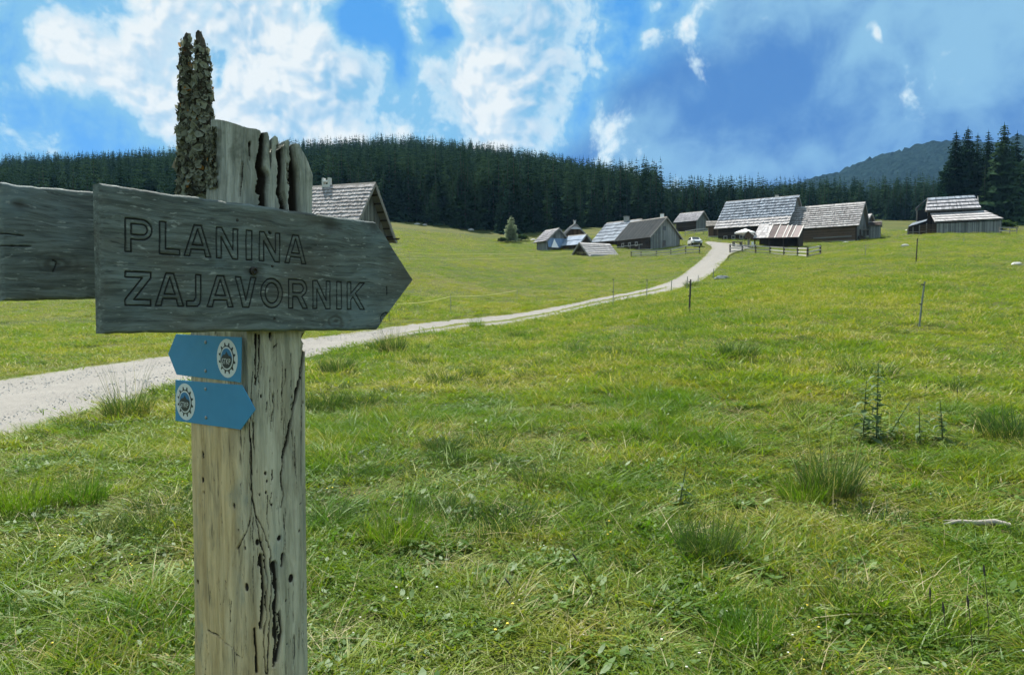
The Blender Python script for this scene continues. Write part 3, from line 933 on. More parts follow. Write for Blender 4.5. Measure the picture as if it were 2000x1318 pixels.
# ------------------------------------------------------------------ buildings
def hut(name, label, cat, apex, d, yaw, L, w, rise, over=.45, gov=.45, wall='wall_grey', gable=None, roof='shingle', courses=9,
        sw=.22, boards_h=False, group=None, plinth=True, base=None, bw=.2, sides=(1, -1), jit=1.0, thick=.05, mesh_roof=None):
    """gabled house; apex = pixel of the right (near) end of its ridge at depth d; yaw turns that end towards us"""
    yaw = math.radians(yaw)
    R = at(apex[0], apex[1], d)
    dx = Vector((math.cos(yaw), -math.sin(yaw), 0))
    ax = Vector((math.sin(yaw), math.cos(yaw), 0))       # local +Y, away from us
    c = R - dx * (L / 2)
    cs = [c + dx * (sx_ * L / 2) + ax * (sy_ * w) for sx_ in (-1, 1) for sy_ in (-1, 1)]
    zb = min(gz(p.x, p.y) for p in cs) if base is None else base
    e = empty(name, (c.x, c.y, zb), -yaw)
    tag(e, label, cat, group)
    house_keep.append((c.x, c.y, min(L / 2, w) * 1.05))
    if L / 2 > w * 1.2:
        for q in (-1, 1):
            pc = c + dx * q * (L / 2 - w); house_keep.append((pc.x, pc.y, w * 1.05))
    hr = R.z - zb
    tan = rise / w
    ww, wl = w - over, L / 2 - gov
    he = hr - tan * ww - .06                            # top of side walls
    wm = M[wall]; gm = M[gable or wall]

    def wall_part(b, x0, x1, fix, axis, top):
        n = max(2, int((x1 - x0) / bw)); st = (x1 - x0) / n
        if boards_h and axis == 'x':
            nn = max(2, int(top / .2)); sz = top / nn
            for i in range(nn):
                o_ = random.uniform(0, .03)
                y0, y1 = (fix - .06 - o_, fix + .06 + o_)
                b.box(x0, x1, y0, y1, i * sz + .008, (i + 1) * sz - .008, random.random())
            return
        for i in range(n):
            a_, b_ = x0 + i * st + .006, x0 + (i + 1) * st - .006
            o_ = random.uniform(0, .02); tn = random.random()
            if axis == 'x':
                b.box(a_, b_, fix - .03 - o_, fix + .03 + o_, 0, top, tn)
            else:
                za, zb_ = (hr - tan * abs(a_) - .06, hr - tan * abs(b_) - .06)
                q0, q1 = fix - .03 - o_, fix + .03 + o_
                b.hexa([(q0, a_, 0), (q1, a_, 0), (q1, b_, 0), (q0, b_, 0), (q0, a_, za), (q1, a_, za), (q1, b_, zb_), (q0, b_, zb_)], tn)
    for sy_ in (-1, 1):
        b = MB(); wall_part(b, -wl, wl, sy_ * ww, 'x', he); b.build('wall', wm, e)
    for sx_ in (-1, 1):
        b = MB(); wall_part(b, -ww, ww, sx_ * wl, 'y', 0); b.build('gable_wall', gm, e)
    b = MB(); b.box(-wl + .1, wl - .1, -ww + .1, ww - .1, .1, he - .05); b.build('interior', M['void'], e)
    if plinth:
        b = MB(); b.box(-wl - .08, wl + .08, -ww - .08, ww + .08, -1.2, .28); b.build('plinth', M['stone'], e)
    # roof
    sl_ = math.hypot(w, rise)
    for sy_ in sides:
        dn = Vector((0, sy_ * w / sl_, -rise / sl_))    # down the slope
        nm = Vector((0, sy_ * rise / sl_, w / sl_))
        top = Vector((0, 0, hr))
        b = MB()
        A, B = top - nm * .05, top + dn * sl_ - nm * .05
        b.hexa([Vector((-L / 2, 0, 0)) + A, Vector((L / 2, 0, 0)) + A, Vector((L / 2, 0, 0)) + B, Vector((-L / 2, 0, 0)) + B] +
               [Vector((-L / 2, 0, 0)) + A + nm * .04, Vector((L / 2, 0, 0)) + A + nm * .04, Vector((L / 2, 0, 0)) + B + nm * .04, Vector((-L / 2, 0, 0)) + B + nm * .04])
        deck = b.build('roof', M['timber'], e)
        if mesh_roof == 'ribbed':
            n = int(L / .28)
            for i in range(n):
                b = MB()
                x0 = -L / 2 + i * L / n; x1 = x0 + L / n
                tn = random.uniform(.25, .7)
                for (xa, xb, h0, h1) in ((x0, x0 + .05, 0.0, .06), (x0 + .05, x0 + .09, .06, .012), (x0 + .09, x1 - .004, .012, .012)):
                    q = [Vector((xa, 0, 0)), Vector((xb, 0, 0))]
                    b.add([q[0] + top + nm * h0, q[1] + top + nm * h1, q[1] + top + dn * (sl_ + .06) + nm * h1, q[0] + top + dn * (sl_ + .06) + nm * h0], [(0, 1, 2, 3)], tn)
                b.build('roof_sheet', M[roof], deck)
        else:
            ex = sl_ / courses
            for i in range(courses):
                b = MB()
                s1 = sl_ - i * ex + .08; s0 = max(s1 - ex * 1.3, .0)
                x = -L / 2 - .04
                row_t = random.uniform(-.12, .12)
                while x < L / 2:
                    wx = min(sw * random.uniform(.6, 1.35), L / 2 + .05 - x)
                    if wx < .03: break
                    j = random.gauss(0, .022) * jit
                    lift = thick * (1.9 + .5 * abs(random.gauss(0, 1)) * jit)
                    tn = min(1, max(0, .5 + row_t + random.gauss(0, .15)))
                    a0, a1 = top + dn * s0 + nm * .004, top + dn * (s1 + j) + nm * lift
                    xa, xb = Vector((x + .004, 0, 0)), Vector((x + wx - .004, 0, 0))
                    tv = nm * thick
                    sk = Vector((random.gauss(0, .008) * jit, 0, 0))
                    b.hexa([a0 + xa, a0 + xb, a1 + xb + sk, a1 + xa + sk, a0 + xa + tv, a0 + xb + tv, a1 + xb + sk + tv, a1 + xa + sk + tv], tn)
                    x += wx
                b.build('roof_course', M[roof], deck)
    b = MB()
    for sy_ in (-1, 1):
        b.hexa([(-L / 2 - .06, 0, hr + .05), (L / 2 + .06, 0, hr + .05), (L / 2 + .06, sy_ * .2, hr + .05 - tan * .2), (-L / 2 - .06, sy_ * .2, hr + .05 - tan * .2),
                (-L / 2 - .06, 0, hr + .10), (L / 2 + .06, 0, hr + .10), (L / 2 + .06, sy_ * .2, hr + .10 - tan * .2), (-L / 2 - .06, sy_ * .2, hr + .10 - tan * .2)], .5)
    b.build('ridge_board', M['timber'], e)
    for sx_ in (-1, 1):
        for sy_ in sides:
            b = MB()
            a_ = Vector((sx_ * (L / 2 + .02), 0, hr - .06)); c_ = Vector((sx_ * (L / 2 + .02), sy_ * w, hr - rise - .06))
            b.bar(a_, c_, .05, .2, .7); b.build('barge_board', M['timber'], e)
    e['hr'] = hr; e['he'] = he; e['ww'] = ww; e['wl'] = wl
    for k_ in ('hr', 'he', 'ww', 'wl'):
        INFO.setdefault(e.name, {})[k_] = e[k_]; del e[k_]
    return e


INFO = {}


def window(e, face, u, z, wd, ht, frame='timber'):
    """face: 'gr' right gable, 'f' front wall"""
    I = INFO[e.name]
    def P(du, dz, out):
        return (I['wl'] + out, u + du, z + dz) if face == 'gr' else ((-I['wl'] - out, u + du, z + dz) if face == 'gl' else (u + du, -I['ww'] - out, z + dz))
    def slab(b, u0, u1, z0, z1, o0, o1):
        a_, c_ = P(u0, z0, o0), P(u1, z1, o1)
        b.box(min(a_[0], c_[0]), max(a_[0], c_[0]), min(a_[1], c_[1]), max(a_[1], c_[1]), min(a_[2], c_[2]), max(a_[2], c_[2]))
    b = MB(); slab(b, -wd / 2, wd / 2, -ht / 2, ht / 2, .02, .055); wdw = b.build('window', M['glass'], e)
    b = MB()
    for s in (-1, 1):
        slab(b, s * wd / 2 - .05, s * wd / 2 + .05, -ht / 2 - .05, ht / 2 + .05, .03, .09)
        slab(b, -wd / 2 + .05, wd / 2 - .05, s * ht / 2 - .05, s * ht / 2 + .05, .03, .088)
    slab(b, -.02, .02, -ht / 2 + .05, ht / 2 - .05, .03, .07)
    b.build('frame', M[frame], wdw)


def door(e, face, u, wd, ht, mat='wall_dark', z0=.25):
    I = INFO[e.name]
    b = MB()
    n = 4
    for i in range(n):
        a_, c_ = u - wd / 2 + i * wd / n + .01, u - wd / 2 + (i + 1) * wd / n - .01
        if face == 'f': b.box(a_, c_, -I['ww'] - .09, -I['ww'] - .03, z0, z0 + ht, random.random())
        else: b.box(I['wl'] + .03, I['wl'] + .09, a_, c_, z0, z0 + ht, random.random())
    b.build('door', M[mat], e)


def chimney(e, x, ht, wd=.5, mat='plaster', y=0.0):
    I = INFO[e.name]
    b = MB()
    b.box(x - wd / 2, x + wd / 2, y - wd / 2, y + wd / 2, I['hr'] - .6, I['hr'] + ht)
    c_ = b.build('chimney', M[mat], e)
    b = MB(); b.box(x - wd * .62, x + wd * .62, y - wd * .62, y + wd * .62, I['hr'] + ht + .002, I['hr'] + ht + .1)
    b.build('chimney_cap', M['timber'], c_)


# A: shingled house behind the signpost, on the left
eA = hut('shingled_house', 'grey shingled house with steep gable partly hidden by the signpost', 'house', (733, 358), 60, 19, 11.0, 3.55, 4.45, over=.55, gov=.75,
         wall='wall_brown', gable='wall_grey', roof='shingle_warm', courses=14, sw=.16, bw=.17, jit=1.2, thick=.035)
I = INFO[eA.name]
b = MB()
cxA = 5.5 - 4.5
b.box(cxA - .36, cxA - .2, -.18, .18, I['hr'] - .2, I['hr'] + .66); b.box(cxA + .2, cxA + .36, -.18, .18, I['hr'] - .2, I['hr'] + .66)
b.box(cxA - .199, cxA + .199, -.17, .17, I['hr'] - .2, I['hr'] + .12)
ch = b.build('chimney', M['plaster'], eA)
b = MB(); b.box(cxA - .198, cxA + .198, -.2, .2, I['hr'] + .34, I['hr'] + .46); b.build('chimney_cap', M['white'], ch)
for k in range(6):                                   # rafters under the far eave
    b = MB(); s0 = .55 + k * .5
    b.box(I['wl'] + .04, 5.44, s0 - .05, s0 + .05, I['hr'] - 4.45 / 3.55 * s0 - .24, I['hr'] - 4.45 / 3.55 * s0 - .12)
    b.build('purlin', M['wall_dark'], eA)
b = MB(); b.bar((I['wl'], 2.75, I['he'] - .42), (I['wl'] + 1.3, 3.0, I['he'] - .38), .14, .14); b.build('beam', M['wall_dark'], eA)
b = MB(); b.bar((5.52, .1, I['hr'] - .42), (5.52, 3.25, I['hr'] - 4.45 / 3.55 * 3.25 - .35), .05, .12, .4); b.build('inner_barge_board', M['timber'], eA)
window(eA, 'gr', 0, 2.2, .7, .8)
for u in (-3.4, 2.6): window(eA, 'f', u, 1.25, .6, .65)
door(eA, 'f', -.6, 1.0, 1.7)

# G: house with dark ribbed roof
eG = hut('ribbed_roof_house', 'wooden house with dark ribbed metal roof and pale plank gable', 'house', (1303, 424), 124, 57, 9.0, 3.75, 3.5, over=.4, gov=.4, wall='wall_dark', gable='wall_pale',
         roof='dark_metal', mesh_roof='ribbed', boards_h=True)
I = INFO[eG.name]
window(eG, 'gr', -.3, I['he'] + 1.35, .75, .75, 'wall_grey'); window(eG, 'gr', -.3, 1.35, .75, .95, 'wall_grey')
for u in (-2.6, -.9, .8): window(eG, 'f', u, 1.3, .55, .6, 'timber_pale')
door(eG, 'f', 2.5, .9, 1.75)
chimney(eG, 2.6, .75, .45, 'white', .7)
b = MB(); b.box(-4.6, 4.1, -I['ww'] - 1.2, -I['ww'] - .1, .1, .28); b.build('porch_floor', M['timber'], eG)
for u in (-4.3, -2, .4, 2.6): 
    b = MB(); b.box(u - .05, u + .05, -I['ww'] - 1.15, -I['ww'] - 1.05, .2, 1.05); b.build('railing_post', M['timber'], eG)
b = MB(); b.bar((-4.5, -I['ww'] - 1.1, 1.0), (3.4, -I['ww'] - 1.1, 1.0), .07, .09); b.build('railing', M['timber_pale'], eG)

# F: slab-roofed house behind it
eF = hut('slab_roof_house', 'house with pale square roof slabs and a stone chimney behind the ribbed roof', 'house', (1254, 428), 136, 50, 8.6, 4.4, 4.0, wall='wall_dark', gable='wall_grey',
         roof='shingle_blue', courses=6, sw=.75, jit=.5)
chimney(eF, .6, .75, .75, 'stone')
# B, C, D, E: low huts to the left
eB = hut('tarp_hut', 'small grey hut with a blue tarpaulin hung over its gable', 'hut', (1092, 446), 132, 62, 4.6, 2.6, 2.35, wall='wall_grey', gable='wall_grey', roof='shingle', courses=6, sw=.2)
I = INFO[eB.name]
b = MB(); n = 14
for i in range(n):
    u0, u1 = -2.3 + 4.6 * i / n, -2.3 + 4.6 * (i + 1) / n
    o0, o1 = .12 + .06 * math.sin(i * 1.7), .12 + .06 * math.sin((i + 1) * 1.7)
    b.add([(I['wl'] + o0 + .55, u0, .75), (I['wl'] + o1 + .55, u1, .75), (I['wl'] + o1, u1, I['he'] + .25), (I['wl'] + o0, u0, I['he'] + .25)], [(0, 1, 2, 3)], .5)
tp = b.build('tarpaulin', M['tarp'], eB)
sm = tp.modifiers.new('thickness', 'SOLIDIFY'); sm.thickness = .012
b = MB()
b.add([(I['wl'] + .95, -1.9, .7), (I['wl'] + .95, -.35, .7), (I['wl'] + .30, -.9, I['he'] + .1), (I['wl'] + .42, -1.4, .7)], [(0, 1, 2), (0, 2, 3), (1, 3, 2)], .5)
b.build('canvas_flap', M['fabric'], eB)
eC = hut('half_hipped_hut', 'dark brown hut with pale barge boards rising behind the small huts', 'hut', (1124, 437), 142, 84, 6, 3.5, 3.45, wall='wall_dark', gable='wall_brown', roof='shingle', courses=8)
I = INFO[eC.name]
b = MB(); b.add([(3.06, -.95, I['hr'] - 1.0), (3.06, .95, I['hr'] - 1.0), (2.4, 0, I['hr'] + .06), (3.3, -.95, I['hr'] - 1.05), (3.3, .95, I['hr'] - 1.05)], [(0, 3, 2), (3, 4, 2), (4, 1, 2), (0, 1, 4, 3)], .8)
b.build('hip', M['shingle_pale'], eC)
b = MB(); b.box(2.0, 2.35, -.16, .16, I['hr'], I['hr'] + .55); f_ = b.build('finial', M['plaster'], eC)
b = MB(); b.bar((2.18, -.28, I['hr'] + .5), (2.18, .28, I['hr'] + .75), .3, .1); b.bar((2.17, .28, I['hr'] + .5), (2.17, -.28, I['hr'] + .75), .28, .1); b.build('finial_cap', M['timber_pale'], f_)
eD = hut('tin_roof_hut', 'small dark hut with a light blue metal roof beside the tarpaulin', 'hut', (1146, 458), 130, 46, 4.2, 2.0, 1.9, wall='wall_dark', gable='wall_dark', roof='tin', courses=2, sw=.8, jit=.2, gov=.25, over=.25)
eE = hut('low_shed', 'low shed with a bright whitish shingle roof reaching down to the grass', 'shed', (1190, 477), 119, -28, 5.7, 3.1, 2.6, wall='wall_dark', gable='wall_dark', roof='shingle_pale', courses=8, sw=.2, over=.3, jit=.5, thick=.06)
# H: hut higher up behind
eH = hut('upper_hut', 'dark log hut with grey shingles higher up behind the parked car', 'hut', (1375, 413), 166, 44, 6.0, 2.9, 2.3, wall='wall_dark', gable='wall_grey', roof='shingle', courses=7, boards_h=True)
# I: little lean-to left of the big farmhouse
eI = hut('side_shed', 'little shed with weathered plank roof at the left end of the farmhouse', 'shed', (1411, 432), 143, 12, 3.0, 1.6, 1.1, wall='wall_brown', roof='timber', courses=3, sw=.3, over=.3)
# J: big farmhouse
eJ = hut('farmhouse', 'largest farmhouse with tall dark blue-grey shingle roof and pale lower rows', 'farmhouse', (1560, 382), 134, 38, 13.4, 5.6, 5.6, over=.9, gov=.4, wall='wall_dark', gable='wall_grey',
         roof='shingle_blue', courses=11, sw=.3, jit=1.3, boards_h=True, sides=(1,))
I = INFO[eJ.name]
# front slope by hand: upper rows dark, lower rows pale
sl_ = math.hypot(5.6, 5.6); dn = Vector((0, -.7071, -.7071)); nm = Vector((0, -.7071, .7071)); top = Vector((0, 0, I['hr']))
b = MB(); X0, X1 = Vector((-6.7, 0, 0)), Vector((6.7, 0, 0)); A, B = top - nm * .05, top + dn * sl_ - nm * .05
b.hexa([X0 + A, X1 + A, X1 + B, X0 + B, X0 + A + nm * .04, X1 + A + nm * .04, X1 + B + nm * .04, X0 + B + nm * .04])
deck = b.build('roof', M['timber'], eJ)
for i in range(10):
    b = MB(); ex = sl_ / 10; s1 = sl_ - i * ex + .1; s0 = max(0, s1 - ex * 1.3); x = -6.75
    while x < 6.7:
        wx = .28 * random.uniform(.6, 1.3); tn = min(1, max(0, random.gauss(.5, .2))); j = random.gauss(0, .04); lf = .15 + abs(random.gauss(0, .03))
        if random.random() < .06: tn = 1.0; lf += .05
        a0, a1 = top + dn * s0, top + dn * (s1 + j) + nm * lf
        xa, xb, tv = Vector((x, 0, 0)), Vector((x + wx - .008, 0, 0)), nm * .06
        b.hexa([a0 + xa, a0 + xb, a1 + xb, a1 + xa, a0 + xa + tv, a0 + xb + tv, a1 + xb + tv, a1 + xa + tv], tn)
        x += wx
    b.build('roof_course', M['shingle_pale'] if i < 3 else M['shingle_blue'], deck)
for u in (-4.9, -3.4, -1.9): window(eJ, 'f', u, 1.5, .6, .6, 'timber_pale')
door(eJ, 'f', -.2, 1.1, 1.9, 'wall_brown')
b = MB(); b.box(-5.6, -1.2, -I['ww'] - .75, -I['ww'] - .35, .6, .68); b.box(-5.6, -1.2, -I['ww'] - .42, -I['ww'] - .35, .7, 1.05); b.build('bench', M['timber'], eJ)
chimney(eJ, 2.6, .45, .5, 'plaster', .6)
# K: wing on the right
eK = hut('farmhouse_wing', 'lower wing with even pale grey shingles right of the largest farmhouse', 'farmhouse', (1690, 395), 127, 37, 11.6, 4.35, 4.35, over=.5, gov=.5, wall='wall_brown', gable='wall_grey',
         roof='shingle_warm', courses=11, sw=.26, boards_h=True, jit=.6, thick=.075)
I = INFO[eK.name]
b = MB(); b.box(I['wl'] - .12, I['wl'] + .12, -I['ww'] - .12, -I['ww'] + .12, -.4, I['he']); b.build('corner_post', M['wall_dark'], eK)
b = MB(); b.box(-1.5, 4.6, -I['ww'] - .28, -I['ww'] - .1, .75, .95); b.build('beam', M['timber'], eK)
door(eK, 'gr', -1.2, 1.2, 1.9, 'wall_dark')
b = MB(); b.box(I['wl'] + .05, I['wl'] + 1.0, .6, 1.9, 2.25, 2.33); b.build('door_canopy', M['timber_pale'], eK)
b = MB(); b.bar((I['wl'] + .1, -2.8, .9), (I['wl'] + 1.6, -2.3, .0), .5, .5); b.bar((I['wl'] + .6, -1.2, .15), (I['wl'] + 2.2, -.9, .1), .4, .4); b.build('timber_stack', M['wall_dark'], eK)
# N: shed and privy right of the wing
eN = hut('gable_shed', 'small dark shed peeping out right of the farmhouse wing', 'shed', (1703, 418), 133, 52, 3.2, 1.5, 1.5, wall='wall_dark', roof='shingle_pale', courses=4, over=.25, gov=.25)
eP = hut('plank_privy', 'upright grey plank privy standing right of the farmhouse wing', 'privy', (1722, 433), 127, 30, 2.0, 1.25, .75, wall='wall_pale', roof='wall_dark', courses=2, sw=.3, over=.2, gov=.2, plinth=False, bw=.16)

# L: patched lean-to in front of wing and farmhouse
TL, TR, BR, BL = at(1483, 440, 124.5), at(1571, 441, 119.5), at(1561, 463, 116.5), at(1471, 465, 121)
gzl = min(gz(p.x, p.y) for p in (BL, BR))
cen = (TL + TR + BR + BL) / 4
eL = empty('lean_to_shelter', (cen.x, cen.y, gzl)); tag(eL, 'open lean-to with a patched rusty roof and pale battens before the farmhouse', 'shelter')
house_keep.append((cen.x, cen.y, 3.0))
og = Vector((cen.x, cen.y, gzl))
def LQ(u, v, up=0.0):
    p = (TL * (1 - u) + TR * u) * (1 - v) + (BL * (1 - u) + BR * u) * v
    return p - og + Vector((0, 0, up))
b = MB(); b.hexa([LQ(0, 0, -.05), LQ(1, 0, -.05), LQ(1, 1, -.05), LQ(0, 1, -.05), LQ(0, 0), LQ(1, 0), LQ(1, 1), LQ(0, 1)]); deck = b.build('roof', M['timber'], eL)
for i in range(5):
    b = MB(); x = 0
    while x < .30 - .04 * i * 0:
        wx = random.uniform(.025, .045); v1 = 1.02 - i * .2; v0 = max(0, v1 - .26); up = .03 + random.random() * .03
        b.hexa([LQ(x, v0, .01), LQ(x + wx * .94, v0, .01), LQ(x + wx * .94, v1, up), LQ(x, v1, up), LQ(x, v0, .04), LQ(x + wx * .94, v0, .04), LQ(x + wx * .94, v1, up + .03), LQ(x, v1, up + .03)], random.random()); x += wx
    b.build('roof_course', M['shingle_pale'], deck)
for (u0, u1) in ((.31, .47), (.48, .64), (.65, .73), (.735, .83), (.835, .99)):
    b = MB(); b.hexa([LQ(u0, 0, .012), LQ(u1, 0, .012), LQ(u1, 1.02, .012), LQ(u0, 1.02, .012), LQ(u0, 0, .03), LQ(u1, 0, .03), LQ(u1, 1.02, .03), LQ(u0, 1.02, .03)], random.random()); b.build('roof_sheet', M['rust'], deck)
for u in (.31, .48, .65, .735, .83, .985):
    b = MB(); b.bar(LQ(u, -.02, .07), LQ(u, 1.04, .07), .16, .06, .8); b.build('batten', M['timber_pale'], deck)
for u in (.03, .35, .66, .97):
    for v in (.06, .94):
        p = LQ(u, v); b = MB(); b.box(p.x - .08, p.x + .08, p.y - .08, p.y + .08, -.8, p.z - .06); b.build('post', M['wall_dark'], eL)
b = MB(); p, q = LQ(.02, .08), LQ(.98, .08)
b.prism([(p.x, p.y, -.6), (q.x, q.y, -.6), (q.x, q.y, q.z - .08), (p.x, p.y, p.z - .08)], (.05, .08, 0)); b.build('back_wall', M['wall_dark'], eL)
p, q = LQ(.97, .05), LQ(.97, .95)
b = MB(); b.prism([(p.x, p.y, -.6), (q.x, q.y, -.6), (q.x, q.y, q.z - .08), (p.x, p.y, p.z - .08)], (.08, .0, 0)); b.build('side_wall', M['wall_dark'], eL)
b = MB(); p, q = LQ(.05, .6), LQ(.9, .6); b.prism([(p.x, p.y, -.6), (q.x, q.y, -.6), (q.x, q.y, .75), (p.x, p.y, .75)], (.3, .5, 0)); b.build('log_pile', M['wall_dark'], eL)

# O: barn on the right
R0 = at(1857, 384.5, 129)
BR_ = math.radians(-28)
def bw_(x, y): return R0.x + .87 * x * math.cos(BR_) - y * math.sin(BR_), R0.y + .87 * x * math.sin(BR_) + y * math.cos(BR_)
zb = gz(*bw_(2.5, -7.0)) - .2
eO = empty('hay_barn', (R0.x, R0.y, zb), BR_); eO.scale = (.87, 1, 1); tag(eO, 'grey barn with two stacked roofs and a long plank wall on the right', 'barn')
hr = R0.z - zb
for ox in (-5, -1.5, 2, 5.5): house_keep.append((*bw_(ox, -3), 3.9))
hx, w2, rise = 3.95, 4.0, 2.75
yl = -6.9; zl = 2.0                                      # lower wall line
SL = math.hypot(w2, rise)
# upper body
b = MB(); n = 34
for i in range(n):
    x0 = -4.0 + 8.6 * i / n; b.box(x0 + .005, x0 + 8.6 / n - .005, -3.45, -3.38, 0, hr - rise * 3.4 / w2, random.random())
b.build('wall', M['wall_dark'], eO)
b = MB(); b.box(-3.8, 4.5, -3.3, 3.4, 0, hr - rise - .05); b.build('interior', M['void'], eO)
b = MB(); b.box(-4.6, 4.6, 3.4, 3.5, 0, hr - rise); b.build('back_wall', M['wall_dark'], eO)
b = MB()
for i in range(24):
    y0 = -3.4 + 6.8 * i / 24; y1 = y0 + 6.8 / 24 - .01
    z0, z1 = [hr - rise * abs(q) / w2 - .1 for q in (y0, y1)]
    b.hexa([(4.5, y0, 0), (4.58, y0, 0), (4.58, y1, 0), (4.5, y1, 0), (4.5, y0, z0), (4.58, y0, z0), (4.58, y1, z1), (4.5, y1, z1)], random.random())
b.build('gable_wall', M['wall_grey'], eO)
def course(b, a0, b0, a1, b1, nrm, sw, th_=.06, lift=.12, jit=.02):
    """one row of shingles between upper edge a0-b0 and lower edge a1-b1"""
    a0, b0, a1, b1, nrm = map(Vector, (a0, b0, a1, b1, nrm))
    n_ = max(1, int((b1 - a1).length / sw)); 
    for i in range(n_):
        f0, f1 = i / n_, (i + .97) / n_
        lf = nrm * (lift + random.random() * .02); tv = nrm * th_; j = (a1 - a0).normalized() * random.gauss(0, jit)
        q = [a0.lerp(b0, f0), a0.lerp(b0, f1), a1.lerp(b1, f1) + lf + j, a1.lerp(b1, f0) + lf + j]
        b.hexa(q + [p_ + tv for p_ in q], min(1, max(0, random.gauss(.5, .2))))
nmf = Vector((0, -rise, w2)).normalized()
b = MB(); b.add([(-hx, 0, hr - .06), (hx, 0, hr - .06), (hx + .9, -w2, hr - rise - .06), (-hx - .45, -w2, hr - rise - .06), (-hx, .06, hr - .1), (hx, .06, hr - .1)], [(0, 1, 2, 3)]); 
deck = b.build('roof', M['timber'], eO); deck.modifiers.new('thickness', 'SOLIDIFY').thickness = .05
for i in range(4):
    f1, f0 = (i + 1) / 4, max(0, i / 4 - .06)
    b = MB()
    def ed(f, s): return ((-hx - .45 * f, -w2 * f, hr - rise * f), (hx + .9 * f, -w2 * f, hr - rise * f))[s]
    course(b, ed(f0, 0), ed(f0, 1), ed(f1, 0), ed(f1, 1), nmf, .22, lift=.2); b.build('roof_course', M['shingle_blue'] if i == 0 else M['shingle'], deck)
b = MB(); b.add([(-hx, 0, hr), (hx, 0, hr), (hx + .9, w2, hr - rise), (-hx - .45, w2, hr - rise)], [(3, 2, 1, 0)]); o = b.build('back_roof', M['shingle'], eO); o.modifiers.new('thickness', 'SOLIDIFY').thickness = .06
# hipped end on the left, dark box below for the shade of its open loft
b = MB(); n_h = Vector((-1.6, 0, 3.2)).normalized()
for i in range(4):
    f0, f1 = i / 4, (i + 1) / 4
    def eh(f, s): return (-hx - 2.1 * f, (-1 if s == 0 else 1) * .15 + (-1 if s == 0 else 1) * 2.0 * f, hr - .02 - 1.9 * f)
    course(b, eh(f0, 1), eh(f0, 0), eh(f1, 1), eh(f1, 0), n_h, .22, lift=.05)
b.build('hip_roof', M['shingle'], eO)
b = MB(); b.bar((-hx - .05, -.05, hr), (-hx - .5, -w2, hr - rise), .12, .16, .3); b.build('barge_board', M['timber'], eO)
# lower roof and plank wall
b = MB(); zt, ze = hr - rise - .35, zl + .12
b.hexa([(-3.6, -3.4, zt), (5.3, -3.4, zt), (8.1, yl - .35, ze), (-2.9, yl - .35, ze), (-3.6, -3.4, zt + .05), (5.3, -3.4, zt + .05), (8.1, yl - .35, ze + .05), (-2.9, yl - .35, ze + .05)])
dk = b.build('lower_roof', M['timber'], eO)
nl_ = Vector((0, -(zt - ze), (-3.4 - yl))).normalized()
for i in range(4):
    f1, f0 = (i + 1) / 4, max(0, i / 4 - .05)
    def el_(f, s): return ((-3.6 + .7 * f, -3.4 + (yl - .35 + 3.4) * f, zt + .06 + (ze - zt) * f), (5.3 + 2.8 * f, -3.4 + (yl - .35 + 3.4) * f, zt + .06 + (ze - zt) * f))[s]
    b = MB(); course(b, el_(f0, 0), el_(f0, 1), el_(f1, 0), el_(f1, 1), nl_, .24); b.build('roof_course', M['shingle_pale'], dk)
n = 60
b = MB()
for i in range(n):
    x0 = -2.6 + 10.5 * i / n
    b.box(x0 + .006, x0 + 10.5 / n - .006, yl - .04 - random.random() * .03, yl + .03, -.8, zl - random.random() * .06, random.random())
b.build('plank_wall', M['wall_pale'], eO)
b = MB(); b.box(7.8, 7.9, yl, -3.4, -.8, zl); b.build('end_wall', M['wall_grey'], eO)
b = MB()
for k in range(7): b.bar((-5.3, yl + .5, .15 + k * .28), (-2.7, yl + .2, .12 + k * .28), .14, .12, random.random())
b.build('log_wall', M['wall_brown'], eO)
# annex on the left
b = MB(); b.hexa([(-7.4, -5.6, 1.75), (-4.3, -5.8, 2.55), (-4.0, -3.2, 3.1), (-6.6, -3.0, 2.6), (-7.4, -5.6, 1.83), (-4.3, -5.8, 2.63), (-4.0, -3.2, 3.18), (-6.6, -3.0, 2.68)], .35); b.build('annex_roof', M['shingle_blue'], eO)
b = MB(); b.box(-5.75, -4.02, -1.9, 1.9, 0, hr - 2.2); b.build('open_loft', M['void'], eO)  # solid near-black box; the loft's inner shade is put into its colour
for yy_ in (-1.95, 1.95):
    b = MB(); b.box(-5.95, -5.8, yy_ - .1, yy_ + .1, 0, hr - 1.95); b.build('loft_post', M['timber'], eO)
for x in (-7.4, -6.5, -5.4, -4.2):
    b = MB(); b.box(x - .1, x + .1, -5.5, -5.3, -.8, 1.55 + (x + 7.4) * .22); b.build('annex_post', M['timber'], eO)
b = MB(); b.box(-7.3, -4.0, -3.3, -3.2, -.8, 2.3); b.build('annex_wall', M['wall_dark'], eO)
b = MB(); b.box(-7.4, -4.2, -5.35, -5.3, .3, .45); b.box(-7.4, -4.2, -5.35, -5.3, .8, .95); b.build('annex_rail', M['timber'], eO)

